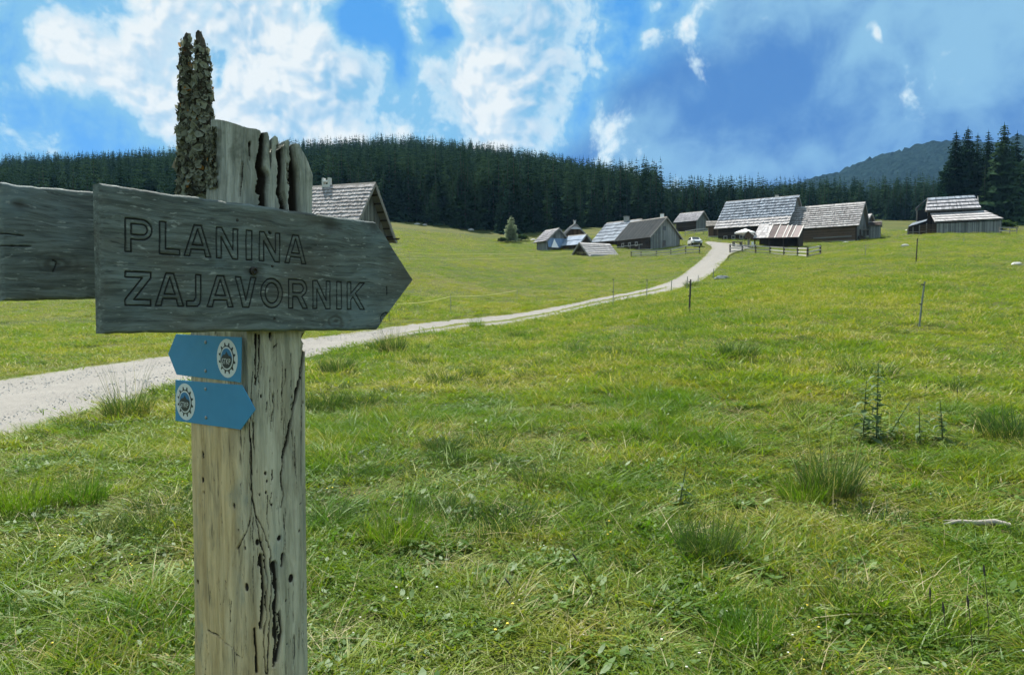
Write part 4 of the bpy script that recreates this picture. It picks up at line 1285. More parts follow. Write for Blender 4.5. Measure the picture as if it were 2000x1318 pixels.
# ------------------------------------------------------------------ fences
def rail_fence(name, label, pxs, hts, rails, mat_p='wall_dark', mat_r='timber_pale', pw=.18, rw=.15):
    pts = [G(*p) for p in pxs]
    e = empty(name, pts[0]); tag(e, label, 'fence')
    o0 = pts[0]
    for p, h in zip(pts, hts):
        q = p - o0; b = MB(); tl = random.uniform(-.04, .04)
        b.bar(q + Vector((0, 0, -.3)), q + Vector((tl, 0, h)), pw, pw); b.build('post', M[mat_p], e)
    for i in range(len(pts) - 1):
        for r_ in rails:
            a_, c_ = pts[i] - o0, pts[i + 1] - o0
            off = Vector((0, -pw / 2 - .03, 0))
            b = MB(); b.bar(a_ + off + Vector((0, 0, r_ * hts[i])), c_ + off + Vector((0, 0, r_ * hts[i + 1] + random.uniform(-.05, .05))), .05, rw, random.random()); b.build('rail', M[mat_r], e)
    return e


rail_fence('rail_fence', 'dark wooden rail fence right of the road top below the farmhouse', [(1426, 493), (1450, 491.5), (1476, 495), (1504, 496), (1531, 499), (1558, 500), (1577, 502), (1602, 497)],
           [1.2, 1.0, 1.15, 1.1, 1.1, 1.1, 1.15, 1.2], (.9, .5, .12))
rail_fence('rail_fence', 'wooden rail fence left of the road top before the ribbed roof house', [(1233, 502), (1252, 501), (1282, 500), (1310, 499), (1339, 496), (1366, 495)], [.8, .8, .85, .9, 1.2, 1.2], (.95, .5, .15), pw=.14)
rail_fence('rail_fence', 'pale rail fence climbing behind the parked car', [(1338, 462), (1356, 459), (1374, 457), (1396, 455)], [1.1, 1.1, 1.1, 1.1], (.95, .5), mat_p='timber', mat_r='timber_pale', pw=.12)
rail_fence('rail_fence', 'short grey rail fence right of the barn', [(1952, 457), (1972, 457), (1986, 458)], [1.1, 1.1, 1.2], (.9, .45), mat_p='timber', pw=.12)


def stake(px, top_px, label, hgt, mat='plastic', r=.014, clips=2):
    p = G(*px)
    e = empty('fence_stake', p); tag(e, label, 'stake', 'electric fence stakes')
    t_ = at(top_px[0], top_px[1], p.y) - p
    b = MB(); b.tube([(0, 0, -.2), (t_.x * .5, 0, hgt * .5), (t_.x, 0, hgt)], [r * 1.15, r, r * .9], 6); b.build('shaft', M[mat], e)
    for k in range(clips):
        f = .93 - .42 * k
        b = MB(); b.bar((t_.x * f - .07, 0, hgt * f), (t_.x * f + .015, 0, hgt * f), .03, .035); b.build('insulator', M['stake_dark'], e)
    return e


def st(px, top, label, **kw):
    p = G(*px); h = (px[1] - top[1]) / FPX * p.y
    return stake(px, top, label, h, **kw)


st((1346, 612), (1349, 546), 'thick dark stake with two insulators right of the road bend', mat='stake_dark', r=.032)
st((1794, 640), (1806, 550), 'tall leaning grey stake alone in the right meadow', r=.022)
st((1197, 598), (1199, 543), 'thin stake at the near road side where the tracks part', r=.018)
st((1263, 582), (1264, 545), 'thin stake at the near edge of the road bend', r=.02)
st((1311, 565), (1312, 548), 'short stake on the road verge inside the bend', r=.025, clips=0)
st((1341, 566), (1343, 540), 'thin stake just left of the thick dark stake', r=.025, clips=0)
st((1363, 553), (1364, 538), 'short stake where the road turns uphill', r=.025, clips=0)
st((1393, 543), (1394, 525), 'thin stake beside the dark rock on the uphill road', r=.03, clips=0)
st((1789, 512), (1792, 466), 'crooked dark pole in the grass below the barn', mat='stake_dark', r=.04, clips=1)
st((1690, 500), (1691, 480), 'thin stake below the plank privy', r=.03, clips=0)
st((1753, 464), (1754, 456), 'tiny stake between privy and barn', r=.03, clips=0)
st((1882, 474), (1883, 461), 'small stake in front of the barn wall', r=.03, clips=0)

# tape fences in the left meadow
def tape(name, label, pxs, heights, nstake=True):
    pts = [G(*p) for p in pxs]; o0 = pts[0]
    e = empty(name, o0); tag(e, label, 'fence')
    for h in heights:
        b = MB(); path = []
        for i, p in enumerate(pts[:-1]):
            for k in range(6):
                f = k / 6; q = p.lerp(pts[i + 1], f) - o0
                path.append(q + Vector((0, 0, h - .12 * math.sin(math.pi * f))))
        path.append(pts[-1] - o0 + Vector((0, 0, h)))
        b.tube(path, .009, 4); b.build('tape', M['tape'], e)
    for p in pts:
        q = p - o0; b = MB(); b.tube([q + Vector((0, 0, -.2)), q + Vector((0, 0, max(heights) + .12))], .016, 5); b.build('stake', M['plastic'], e)
    return e


tape('tape_fence', 'pale yellow fence tape across the meadow left of the small huts', [(690, 520), (800, 513), (925, 512), (1048, 507), (1110, 506), (1200, 506)], (.45, 1.05))
tape('tape_fence', 'yellow fence tape behind the tip of the large sign', [(640, 640), (760, 627), (880, 608), (1010, 590)], (.75,))

# ------------------------------------------------------------------ yard things
p = G(1455, 480)
eU = empty('sun_umbrella', p); tag(eU, 'white sun umbrella in the yard before the farmhouse', 'umbrella')
b = MB(); b.tube([(0, 0, 0), (0, 0, 2.75)], .04, 8); b.build('pole', M['timber'], eU)
b = MB(); b.tube([(0, 0, -.02), (0, 0, .1)], .3, 10); b.build('base', M['stone'], eU)
b = MB(); n = 8; rim = [(1.75 * math.cos(6.283 * k / n), 1.75 * math.sin(6.283 * k / n), 2.15) for k in range(n)]
for k in range(n):
    a_, c_ = rim[k], rim[(k + 1) % n]
    m_ = ((a_[0] + c_[0]) / 2 * .95, (a_[1] + c_[1]) / 2 * .95, 2.17)
    v0 = (a_[0], a_[1], 1.95); v1 = (c_[0], c_[1], 1.95); vm = (m_[0], m_[1], 1.98)
    b.add([(0, 0, 2.8), a_, m_, c_, v0, vm, v1], [(0, 1, 2), (0, 2, 3), (1, 4, 5, 2), (2, 5, 6, 3)])
cn = b.build('canopy', M['fabric'], eU); cn.modifiers.new('thickness', 'SOLIDIFY').thickness = .01
for k in range(n):
    b = MB(); b.bar((0, 0, 2.2), (rim[k][0] * .95, rim[k][1] * .95, 2.16), .02, .02); b.build('rib', M['timber'], eU)
p = G(1462, 483)
eS = empty('wayside_shrine', p, -.5); tag(eS, 'small wooden post shrine under a pale gable roof beside the umbrella', 'shrine')
b = MB(); b.box(-.14, .14, -.14, .14, -.2, 1.1); b.bar((0, 0, 1.0), (-.42, 0, 1.9), .12, .12); b.bar((0, .001, 1.0), (.42, 0, 1.9), .12, .12); b.build('post', M['timber'], eS)
b = MB(); b.prism([(-.5, -.25, 1.5), (.5, -.25, 1.5), (.5, -.25, 2.0), (0, -.25, 2.5), (-.5, -.25, 2.0)], (0, .5, 0)); b.build('cabinet', M['wall_brown'], eS)
for s in (-1, 1):
    b = MB(); b.hexa([(0, -.5, 2.56), (s * .95, -.5, 1.75), (s * .95, .5, 1.75), (0, .5, 2.56), (0, -.5, 2.62), (s * .95, -.5, 1.81), (s * .95, .5, 1.81), (0, .5, 2.62)]); b.build('roof_slope', M['timber_pale'], eS)
p = G(1472, 483.5)
eW = empty('garden_chair', p, .6); tag(eW, 'small white chair behind the rail fence', 'chair')
b = MB(); b.box(-.25, .25, -.25, .25, .42, .46); b.build('seat', M['white'], eW)
b = MB(); b.box(-.25, .25, .21, .25, .47, .95); b.build('backrest', M['white'], eW)
for sx_ in (-1, 1):
    for sy_ in (-1, 1):
        b = MB(); b.box(sx_ * .22 - .03, sx_ * .22 + .03, sy_ * .2 - .03, sy_ * .2 + .03, 0, .419); b.build('leg', M['white'], eW)
p = G(1440, 481)
eT = empty('picnic_table', p, .35); tag(eT, 'low wooden table in the yard left of the shrine', 'table')
b = MB(); b.box(-.9, .9, -.4, .4, .68, .74); b.build('top', M['timber'], eT)
for s in (-1, 1):
    b = MB(); b.box(s * .7 - .05, s * .7 + .05, -.3, .3, -.05, .679); b.build('leg', M['timber'], eT)

# parked car, seen from the front quarter
p = G(1357, 481)
eV = empty('parked_car', p + Vector((0, 0, .02)), math.radians(-92)); tag(eV, 'silver white car parked behind the rail fence left of the road', 'car')
prof_b = [(-2.05, .35), (2.0, .35), (2.05, .62), (1.95, .86), (1.05, 1.0), (-1.9, 1.02), (-2.1, .8)]
b = MB(); b.prism([(x, -.82, z) for x, z in prof_b], (0, 1.64, 0)); bo = b.build('body', M['car'], eV)
bv = bo.modifiers.new('bevel', 'BEVEL'); bv.width = .09; bv.segments = 3
prof_c = [(-1.85, 1.0), (1.0, .98), (.25, 1.46), (-1.45, 1.5)]
b = MB(); b.add([(x, -.76 + (.12 if z > 1.2 else 0), z) for x, z in prof_c] + [(x, .76 - (.12 if z > 1.2 else 0), z) for x, z in prof_c], [(0, 1, 2, 3), (7, 6, 5, 4), (1, 5, 6, 2), (2, 6, 7, 3), (3, 7, 4, 0)]); cb = b.build('cabin', M['car'], eV)
cb.modifiers.new('bevel', 'BEVEL').width = .05
b = MB(); b.add([(.98, -.62, 1.02), (.98, .62, 1.02), (.32, .54, 1.44), (.32, -.54, 1.44)], [(0, 1, 2, 3)]); o = b.build('windscreen', M['glass'], eV); o.location = (.02, 0, .012)
for s in (-1, 1):
    b = MB(); b.add([(.75, s * .775, 1.05), (-1.6, s * .775, 1.07), (-1.35, s * .67, 1.42), (.2, s * .67, 1.4)], [(0, 1, 2, 3)]); b.build('side_window', M['glass'], eV)
    b = MB(); b.box(1.9, 2.07, s * .58 - .18, s * .58 + .18, .68, .84); b.build('headlight', M['lamp'], eV)
    for x in (-1.3, 1.3):
        b = MB(); b.tube([(x, s * .62, .31), (x, s * .84, .31)], .32, 16); wh = b.build('wheel', M['rubber'], eV)
        b = MB(); b.tube([(x, s * .835, .31), (x, s * .85, .31)], .2, 12); b.build('rim', M['steel'], wh)
b = MB(); b.box(2.03, 2.08, -.5, .5, .42, .6); b.build('grille', M['rubber'], eV)

# ------------------------------------------------------------------ signpost
PHI = math.radians(52)
U3 = np.array([math.cos(PHI), math.sin(PHI), 0.0]); N3 = np.array([math.sin(PHI), -math.cos(PHI), 0.0])
D_FACE = 1.420            # distance of the post's flat face plane from the camera axis


def face(px, py, D=D_FACE):
    """photo pixel -> point on a plane parallel to the face"""
    r = ray(px, py); s = -D / (r @ N3)
    return s * r + np.array([0, 0, CAM_H])


PX_C = 482                                            # pixel of the post's near corner
corner = face(PX_C, 900)
zg = gz(corner[0], corner[1])
post_e = empty('signpost', (corner[0], corner[1], zg), PHI)
tag(post_e, 'weathered wooden signpost with two pointed boards and two blue trail plates', 'signpost')
O3 = np.array([corner[0], corner[1], zg])


def loc(p):
    q = np.asarray(p) - O3
    return float(q @ U3), float(-(q @ N3)), float(q[2])


def uz(px, py, D=D_FACE):
    """right face: distance right of the corner, height"""
    a_, _, c_ = loc(face(px, py, D))
    return a_, c_


def left(px, py, out=0.0):
    """point on the left face (local plane x = -out)"""
    r = ray(px, py); k0 = (O3[:2] @ U3[:2]) - out
    s = k0 / (r @ U3)
    return loc(s * r + np.array([0, 0, CAM_H]))


def sz(px, py):
    """position along the unrolled surface: left face negative, right face positive"""
    if px >= PX_C: return uz(px, py)
    q = left(px, py)
    return -q[1], q[2]


def seg_dist(Uv, Zv, poly):
    """distance to a polyline and the parameter along it"""
    best = np.full(Uv.shape, 1e9); par = np.zeros(Uv.shape)
    n_ = len(poly) - 1
    for i in range(n_):
        (a0, b0), (a1, b1) = poly[i], poly[i + 1]
        dx_, dz_ = a1 - a0, b1 - b0
        f = np.clip(((Uv - a0) * dx_ + (Zv - b0) * dz_) / (dx_ * dx_ + dz_ * dz_ + 1e-12), 0, 1)
        d_ = np.hypot(Uv - a0 - f * dx_, Zv - b0 - f * dz_)
        k_ = d_ < best
        best = np.where(k_, d_, best); par = np.where(k_, (i + f) / n_, par)
    return best, par


# --- shaft: hewn log with two faces in view, split and rotten at the top
S0, S1 = sz(361, 900)[0], sz(608, 900)[0]
NU = 330
uu = np.linspace(S0, S1, NU)
# blend of the two faces with a rounded corner and rounded outer edges
cr = .035
fx_ = np.where(uu > 0, uu, 0) ; fy_ = np.where(uu < 0, -uu, 0)
rc = .012 * np.exp(-(uu / cr) ** 2)
el_s = np.clip(1 - (uu - S0) / .05, 0, 1) ** 2; er_s = np.clip(1 - (S1 - uu) / .05, 0, 1) ** 2
bx_ = fx_ + rc + .025 * el_s
by_ = fy_ + rc + .022 * er_s
wr = 1 / (1 + np.exp(-uu / .012))                       # 0 on the left face, 1 on the right
inx, iny = (1 - wr), wr                                 # inward direction
nn_ = np.hypot(inx, iny); inx, iny = inx / nn_, iny / nn_
top_px = [(360, 398), (402, 396), (408, 241), (414, 235), (424, 233), (440, 236), (470, 243), (500, 250), (507, 254), (511, 262), (514, 262), (518, 257), (523, 259), (526, 268), (528, 302), (532, 300),
          (535, 268), (540, 264), (545, 268), (547, 292), (552, 300), (555, 276), (560, 273), (564, 278), (567, 300), (573, 302), (576, 281), (582, 280), (590, 285), (597, 297), (602, 318), (605, 350), (609, 392)]
tu = np.array([sz(*p) for p in top_px])
ztop = np.interp(uu, tu[:, 0], tu[:, 1])
z_lo = np.linspace(-.35, .72, 14)
NVv = 640
cracks = [  # pixels, half-width px start/end, depth m
    ([(607, 652), (603, 680), (596, 712), (588, 742), (580, 770), (571, 802), (565, 835), (560, 862), (554, 882), (551, 905), (549, 930)], 4.2, 2.5, .022),
    ([(549, 930), (552, 965), (548, 990)], 2.5, 1.0, .012),
    ([(487, 860), (488, 900), (486, 935), (490, 975), (497, 1010), (505, 1050), (518, 1088), (521, 1140), (520, 1200), (514, 1260), (520, 1318)], 1.6, 1.6, .010),
    ([(500, 1012), (515, 1040), (528, 1078), (531, 1130), (527, 1200), (523, 1318)], 1.2, 1.4, .008),
    ([(508, 1090), (511, 1120), (514, 1150), (513, 1190), (508, 1228)], 5.5, 4.0, .014),
    ([(536, 1100), (540, 1150), (536, 1200), (540, 1240), (534, 1300)], 4.5, 5.0, .013),
    ([(545, 1195), (549, 1235), (540, 1290)], 3.0, 3.5, .012),
    ([(494, 1235), (497, 1275), (500, 1318)], 2.5, 3.0, .010),
    ([(552, 1082), (550, 1105)], 3.5, 2.0, .010),
    ([(484, 1022), (475, 1045), (463, 1072)], 2.0, 2.4, .006),
    ([(405, 1231), (430, 1244), (452, 1262), (468, 1285)], 2.0, .8, .007),
    ([(598, 968), (588, 985)], 2.0, 2.0, .006),
    ([(500, 655), (499, 690), (497, 740)], 3.5, 1.5, .009), ([(507, 655), (505, 720), (497, 752)], 2.0, 2.0, .007), ([(530, 652), (528, 664)], 3.0, 1.0, .009), ([(540, 672), (532, 680)], 1.6, 1.6, .005),
    ([(534, 770), (533, 800), (531, 822)], 1.3, .8, .006), ([(522, 785), (520, 805)], 1.1, .8, .005), ([(482, 830), (485, 868), (484, 905), (490, 930)], 1.4, 1.2, .007), ([(493, 828), (494, 890)], 1.6, 1.0, .007),
    ([(568, 690), (569, 760)], .8, .8, .004), ([(551, 720), (550, 820)], .7, .7, .003), ([(541, 760), (541, 800)], .8, .6, .003),
    ([(515, 262), (512, 300), (509, 335), (514, 372), (514, 410)], 8.0, 11.0, .034), ([(508, 330), (515, 345), (512, 372)], 14.0, 13.0, .038),
    ([(549, 290), (549, 330), (546, 375), (553, 400), (556, 425)], 8.0, 9.0, .036), ([(570, 285), (571, 340), (572, 420)], 9.5, 10.0, .040), ([(530, 300), (530, 330)], 4, 1.5, .02),
    ([(466, 318), (465, 348), (464, 380)], 6.5, 3.0, .018), ([(488, 276), (486, 310)], 3.0, 1.6, .012), ([(560, 320), (562, 360)], 2.0, 1.0, .01),
]
gq = np.random.default_rng(9)
for q_ in range(70):                                  # fine drying checks
    x_, y_ = gq.uniform(378, 600), gq.uniform(655, 1300); ln_ = gq.uniform(15, 110)
    cracks.append(([(x_, y_), (x_ + gq.normal() * 2, y_ + ln_ * .5), (x_ + gq.normal() * 3, y_ + ln_)], .55 + .5 * gq.random(), .35, .0035))
spots = [(478, 1151, 4.8), (569, 1129, 4.8), (501, 1062, 3.6), (545, 1050, 3.4), (457, 988, 3.2), (396, 886, 3.2), (396, 937, 3.4), (398, 962, 2), (380, 980, 3), (518, 925, 2.2), (521, 940, 1.8), (519, 962, 1.8), (506, 968, 1.6), (530, 985, 1.5), (436, 1020, 1.4),
         (464, 1036, 1.5), (475, 1074, 2.2), (558, 1172, 1.6), (387, 1135, 3), (600, 787, 2.6), (570, 775, 2.0), (568, 790, 1.5), (510, 774, 2.0), (600, 660, 6), (586, 1037, 1.8), (540, 1133, 2.5), (561, 1258, 1.4), (395, 858, 2.5), (397, 892, 2.0)]
ZZ = np.zeros((NVv + 14, NU))
for j in range(NU):
    ZZ[:14, j] = z_lo
    ZZ[14:, j] = np.linspace(.74, ztop[j], NVv)
UU = np.repeat(uu[None], NVv + 14, 0)
dep = np.zeros_like(UU); dark = np.zeros_like(UU)
jag = fbm(UU * 70, ZZ * 45, 5, 4, .65) * 1.25
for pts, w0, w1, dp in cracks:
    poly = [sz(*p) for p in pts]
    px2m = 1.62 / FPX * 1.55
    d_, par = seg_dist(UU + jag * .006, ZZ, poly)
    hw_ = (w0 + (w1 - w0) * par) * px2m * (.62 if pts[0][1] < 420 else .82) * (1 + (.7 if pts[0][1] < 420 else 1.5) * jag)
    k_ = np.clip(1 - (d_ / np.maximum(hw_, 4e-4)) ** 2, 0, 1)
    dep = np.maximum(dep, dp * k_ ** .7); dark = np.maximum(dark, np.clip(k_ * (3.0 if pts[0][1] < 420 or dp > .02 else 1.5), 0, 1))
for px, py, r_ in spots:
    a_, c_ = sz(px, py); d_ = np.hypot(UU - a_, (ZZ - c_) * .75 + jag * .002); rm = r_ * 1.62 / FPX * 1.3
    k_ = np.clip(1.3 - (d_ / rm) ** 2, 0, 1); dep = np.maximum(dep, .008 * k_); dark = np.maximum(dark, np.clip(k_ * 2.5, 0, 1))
grain = fbm(UU * 95 + 6 * fbm(UU * 7, ZZ * 2.2, 8, 2), ZZ * 3.2, 13, 4)
slow = fbm(UU * 12, ZZ * 1.6, 23, 3)
upz = np.clip((ZZ - uz(480, 400)[1]) / .12, 0, 1)
ridge = fbm(UU * 45, ZZ * 1.5, 29, 2) * upz
dd_ = dep - .0060 * grain - .012 * slow - .018 * ridge
Xf = bx_[None] + inx[None] * dd_; Yf = by_[None] + iny[None] * dd_
wx_ = S1 * .55; wy_ = -S0 * .62
Xb = wx_ + (bx_ * 1.0 - wx_) * .0 + np.interp(uu, [S0, S1], [-.02, S1 * .42]); Yb_ = wy_ + np.interp(uu, [S0, S1], [-S0 * .36, -.02])
Xb = np.repeat(Xb[None], NVv + 14, 0); Yb = np.repeat(Yb_[None], NVv + 14, 0)
Xf = Xf + .024 * np.clip((UU - .68 * S1) / (.3 * S1), 0, 1) * np.clip((ZZ - uz(480, 470)[1]) / .06, 0, 1) * np.clip((uz(480, 285)[1] - ZZ) / .05 + .3, 0, 1)
tan_ = np.clip(.42 + (.0 - UU) / .16 + 1.9 * fbm(UU * 9, ZZ * 1.8, 61, 3), 0, 1) * np.clip((uz(480, 700)[1] - ZZ) / .15, .0, 1)
nrow = NVv + 14
Vf = np.stack([Xf, Yf, ZZ], -1).reshape(-1, 3); Vb = np.stack([Xb, Yb, ZZ], -1).reshape(-1, 3)
Vs = np.vstack([Vf, Vb]); off = nrow * NU
g_ = np.arange(nrow * NU).reshape(nrow, NU)
Fa = np.stack([g_[:-1, :-1], g_[:-1, 1:], g_[1:, 1:], g_[1:, :-1]], -1).reshape(-1, 4)
Fb = Fa[:, ::-1] + off
Ftop = np.stack([g_[-1, :-1], g_[-1, 1:], g_[-1, 1:] + off, g_[-1, :-1] + off], -1)
Fl = np.stack([g_[:-1, 0], g_[1:, 0], g_[1:, 0] + off, g_[:-1, 0] + off], -1)
Frr = np.stack([g_[1:, -1], g_[:-1, -1], g_[:-1, -1] + off, g_[1:, -1] + off], -1)
zero = np.zeros(off)
m, t = new_mat('post_wood')
oc = t.n('ShaderNodeTexCoord').outputs['Object']
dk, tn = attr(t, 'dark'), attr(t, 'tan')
ow = t.n('ShaderNodeVectorMath', {0: oc, 1: t.n('ShaderNodeVectorMath', {0: t.n('ShaderNodeTexNoise', {'Vector': t.mapping(oc, (14, 14, 5)), 'Scale': 1.0, 'Detail': 3.0}).outputs['Color'], 'Scale': .035}, operation='SCALE').outputs[0]}, operation='ADD').outputs[0]
g1 = t.noise(t.mapping(ow, (48, 48, 2.6)), 1.0, 7.0, .7, .3)
g2 = t.noise(t.mapping(ow, (220, 220, 9)), 1.0, 4.0, .6)
b1 = t.noise(t.mapping(oc, (11, 11, 4.4)), 1.0, 5.0, .65)
sp = t.noise(t.mapping(oc, (60, 60, 22)), 1.0, 5.0, .75)
grey = t.mix(t.ss(g1, .28, .74), (0.24, 0.235, 0.165), (0.57, 0.545, 0.41))
tanc = t.mix(t.ss(g1, .28, .74), (0.42, 0.31, 0.15), (0.74, 0.59, 0.33))
c = t.mix(tn, grey, tanc)
c = t.mix(t.m('MULTIPLY', t.ss(b1, .5, .72), .6), c, (0.23, 0.20, 0.135))
c = t.mix(t.m('MULTIPLY', t.ss(b1, .46, .30), .5), c, (0.20, 0.25, 0.225))
c = t.mix(t.m('MULTIPLY', t.ss(g2, .58, .76), .45), c, (0.10, 0.10, 0.085))
c = t.mix(t.m('MULTIPLY', t.ss(sp, .62, .72), .8), c, (0.045, 0.045, 0.038))
fc = t.noise(t.mapping(ow, (130, 130, 4.5)), 1.0, 3.0, .5)
c = t.mix(t.m('MULTIPLY', t.m('MULTIPLY', t.ss(fc, .62, .68), t.ss(b1, .42, .6)), .85), c, (0.02, 0.02, 0.017))
zz_ = t.n('ShaderNodeSeparateXYZ', {0: oc}).outputs[2]
green = t.m('MULTIPLY', t.ss(zz_, uz(480, 420)[1], uz(480, 250)[1]), t.ss(t.noise(oc, 22.0, 5.0, .65), .42, .68))
c = t.mix(t.m('MULTIPLY', t.ss(zz_, uz(480, 660)[1], uz(480, 400)[1]), .6), c, t.mix(t.ss(g1, .28, .74), (0.15, 0.18, 0.165), (0.40, 0.44, 0.41)))
c = t.mix(t.m('MULTIPLY', green, .85), c, (0.10, 0.115, 0.09))
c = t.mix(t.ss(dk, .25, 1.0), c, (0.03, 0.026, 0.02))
hgt = t.m('SUBTRACT', t.m('ADD', t.m('MULTIPLY', g1, .6), t.m('MULTIPLY', g2, .4)), t.m('MULTIPLY', fc, .5))
finish(t, principled(t, c, .85, bump(t, hgt, 1.0, .006), .15))
M['post'] = m
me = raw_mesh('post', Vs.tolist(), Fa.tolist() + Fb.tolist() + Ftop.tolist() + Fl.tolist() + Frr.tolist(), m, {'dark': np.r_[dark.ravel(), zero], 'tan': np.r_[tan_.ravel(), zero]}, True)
post = link('post', me, post_e)

# --- the two lichen-grown prongs left standing at the top
m, t = new_mat('rotten_bark')
oc = t.n('ShaderNodeTexCoord').outputs['Object']
q1 = t.noise(t.mapping(oc, (60, 60, 14)), 1.0, 5.0, .7); q2 = t.noise(oc, 26.0, 4.0, .6)
c = t.mix(t.ss(q1, .35, .7), (0.03, 0.027, 0.022), (0.13, 0.115, 0.085)); c = t.mix(t.ss(q2, .6, .75), c, (0.16, 0.085, 0.035))
finish(t, principled(t, c, .95, bump(t, q1, .9, .01), .1)); M['rot'] = m
m, t = new_mat('lichen')
oc = t.n('ShaderNodeTexCoord').outputs['Object']
ti = attr(t, 'tint')
c = t.mix(t.ss(ti, 0, .75), (0.045, 0.048, 0.035), (0.27, 0.29, 0.215)); c = t.mix(t.ss(ti, .965, .975), c, (0.42, 0.22, 0.06))
d1 = t.n('ShaderNodeBsdfDiffuse', {0: c}).outputs[0]; d2 = t.n('ShaderNodeBsdfTranslucent', {0: c}).outputs[0]
finish(t, t.n('ShaderNodeMixShader', {0: .2, 1: d1, 2: d2}).outputs[0]); M['lichen'] = m
prongs = [([(367, 385, 15), (366, 330, 15), (366, 270, 13.5), (366, 205, 12), (365, 150, 10), (364, 110, 8.5), (365, 80, 7.5), (367, 67, 5)], 301),
          ([(392, 385, 24), (391, 330, 25), (390, 270, 21), (394, 205, 16), (396, 150, 13), (394, 110, 10), (391, 80, 8), (388, 62, 4.5)], 302)]
lich = MB()
for pts, sd in prongs:
    g = np.random.default_rng(sd); nr_, na_ = 90, 40
    P3 = np.array([left(a_, b_, -.02) for a_, b_, _ in pts]); rad = np.array([c_ * 1.70 / FPX for _, _, c_ in pts])
    f = np.linspace(0, len(pts) - 1, nr_); cx_ = np.stack([np.interp(f, np.arange(len(pts)), P3[:, k]) for k in range(3)], 1); rd = np.interp(f, np.arange(len(pts)), rad)
    an = np.linspace(0, 2 * math.pi, na_, endpoint=False)
    AA, SS = np.meshgrid(an, np.arange(nr_))
    rn = rd[:, None] * (1 + .5 * fbm(AA * 2.2, SS * .06, sd, 3) + .35 * fbm(AA * 5, SS * .3, sd + 5, 2))
    Vx = cx_[:, None, 0] + rn * np.cos(AA); Vy = cx_[:, None, 1] + rn * np.sin(AA)
    zt_ = np.repeat(cx_[:, None, 2], na_, 1) + .008 * fbm(AA * 3, SS * .2, sd + 9, 2)
    Vp = np.stack([Vx, Vy, zt_], -1).reshape(-1, 3)
    gi_ = np.arange(nr_ * na_).reshape(nr_, na_); g2_ = np.roll(gi_, -1, 1)
    Fp = np.stack([gi_[:-1], g2_[:-1], g2_[1:], gi_[1:]], -1).reshape(-1, 4).tolist() + [tuple(gi_[-1].tolist())]
    link('bark_prong', raw_mesh('bark_prong', Vp.tolist(), Fp, M['rot'], None, True), post_e)
    # lichen rosettes over it, thickest low down
    n_l = 3400
    for q in range(n_l):
        i = int(nr_ * .97 * g.random() ** 1.35); j = g.integers(0, na_)
        if g.random() < (i / nr_ - .5) * 2.7: continue
        ctr = Vp[i * na_ + j]; nn = Vector((math.cos(an[j]), math.sin(an[j]), g.normal() * .35)).normalized()
        sz_ = (.0016 + .0085 * g.random() ** 4) * (1.25 if i < nr_ * .42 else .9)
        t1 = nn.orthogonal().normalized(); t1.rotate(Matrix.Rotation(g.random() * 6.28, 3, nn)); t2 = nn.cross(t1)
        o = Vector(ctr) + nn * g.random() * .003
        cup = nn * sz_ * (.3 + .7 * g.random())
        rim = [o + (t1 * math.cos(k * 1.2566) + t2 * math.sin(k * 1.2566)) * sz_ * (.6 + .7 * g.random()) + cup * (.2 + g.random()) for k in range(5)]
        lich.add([o] + rim, [(0, k + 1, (k + 1) % 5 + 1) for k in range(5)], float(g.random()))
# scattered rosettes beside the prongs on the shaft's shoulder
g = np.random.default_rng(77)
for q in range(260):
    px, py = 408 + 16 * g.random() ** 2, 250 + 115 * g.random()
    p = Vector(left(px, py, .001)); sz_ = .003 + .005 * g.random()
    nn = Vector((-1, g.normal() * .3, g.normal() * .3)).normalized(); t1 = nn.orthogonal().normalized(); t2 = nn.cross(t1)
    rim = [p + (t1 * math.cos(k * 1.2566) + t2 * math.sin(k * 1.2566)) * sz_ * (.6 + .7 * g.random()) + nn * sz_ * g.random() for k in range(5)]
    lich.add([p] + rim, [(0, k + 1, (k + 1) % 5 + 1) for k in range(5)], float(g.random()))
tag(lich.build('lichen', M['lichen'], post_e), kind='stuff')
# rusty nail at the shoulder
b = MB(); p = Vector(left(412, 240, -.01)); b.tube([p + Vector((0, 0, -.02)), p + Vector((0, 0, .006))], .0016, 6); b.tube([p + Vector((0, 0, .006)), p + Vector((0, 0, .008))], .0045, 8); b.build('nail', M['stake_dark'], post_e)

# --- sign boards
m, t = new_mat('sign_board')
oc = t.n('ShaderNodeTexCoord').outputs['Object']
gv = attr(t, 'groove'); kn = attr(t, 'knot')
wv = t.n('ShaderNodeVectorMath', {0: oc, 1: t.n('ShaderNodeVectorMath', {0: t.n('ShaderNodeTexNoise', {'Vector': t.mapping(oc, (4, 4, 9)), 'Scale': 1.0}).outputs['Color'], 'Scale': .05}, operation='SCALE').outputs[0]}, operation='ADD').outputs[0]
g1 = t.noise(t.mapping(wv, (7, 40, 95)), 1.0, 6.0, .7)
g2 = t.noise(t.mapping(wv, (22, 60, 240)), 1.0, 5.0, .65)
b1 = t.noise(t.mapping(oc, (5, 5, 8)), 1.0, 4.0, .6)
fl = t.noise(t.mapping(wv, (38, 60, 150)), 1.0, 4.0, .6)
c = t.mix(t.ss(g1, .30, .72), (0.05, 0.062, 0.056), (0.165, 0.20, 0.185))
c = t.mix(t.m('MULTIPLY', t.ss(b1, .48, .72), .6), c, (0.145, 0.205, 0.215))
c = t.mix(t.m('MULTIPLY', t.ss(b1, .50, .30), .55), c, (0.085, 0.08, 0.06))
c = t.mix(t.m('MULTIPLY', t.ss(g2, .54, .70), .75), c, (0.028, 0.032, 0.03))
c = t.mix(t.m('MULTIPLY', t.ss(fl, .60, .70), .7), c, (0.30, 0.335, 0.305))
c = t.mix(t.m('MULTIPLY', kn, .8), c, (0.04, 0.04, 0.034))
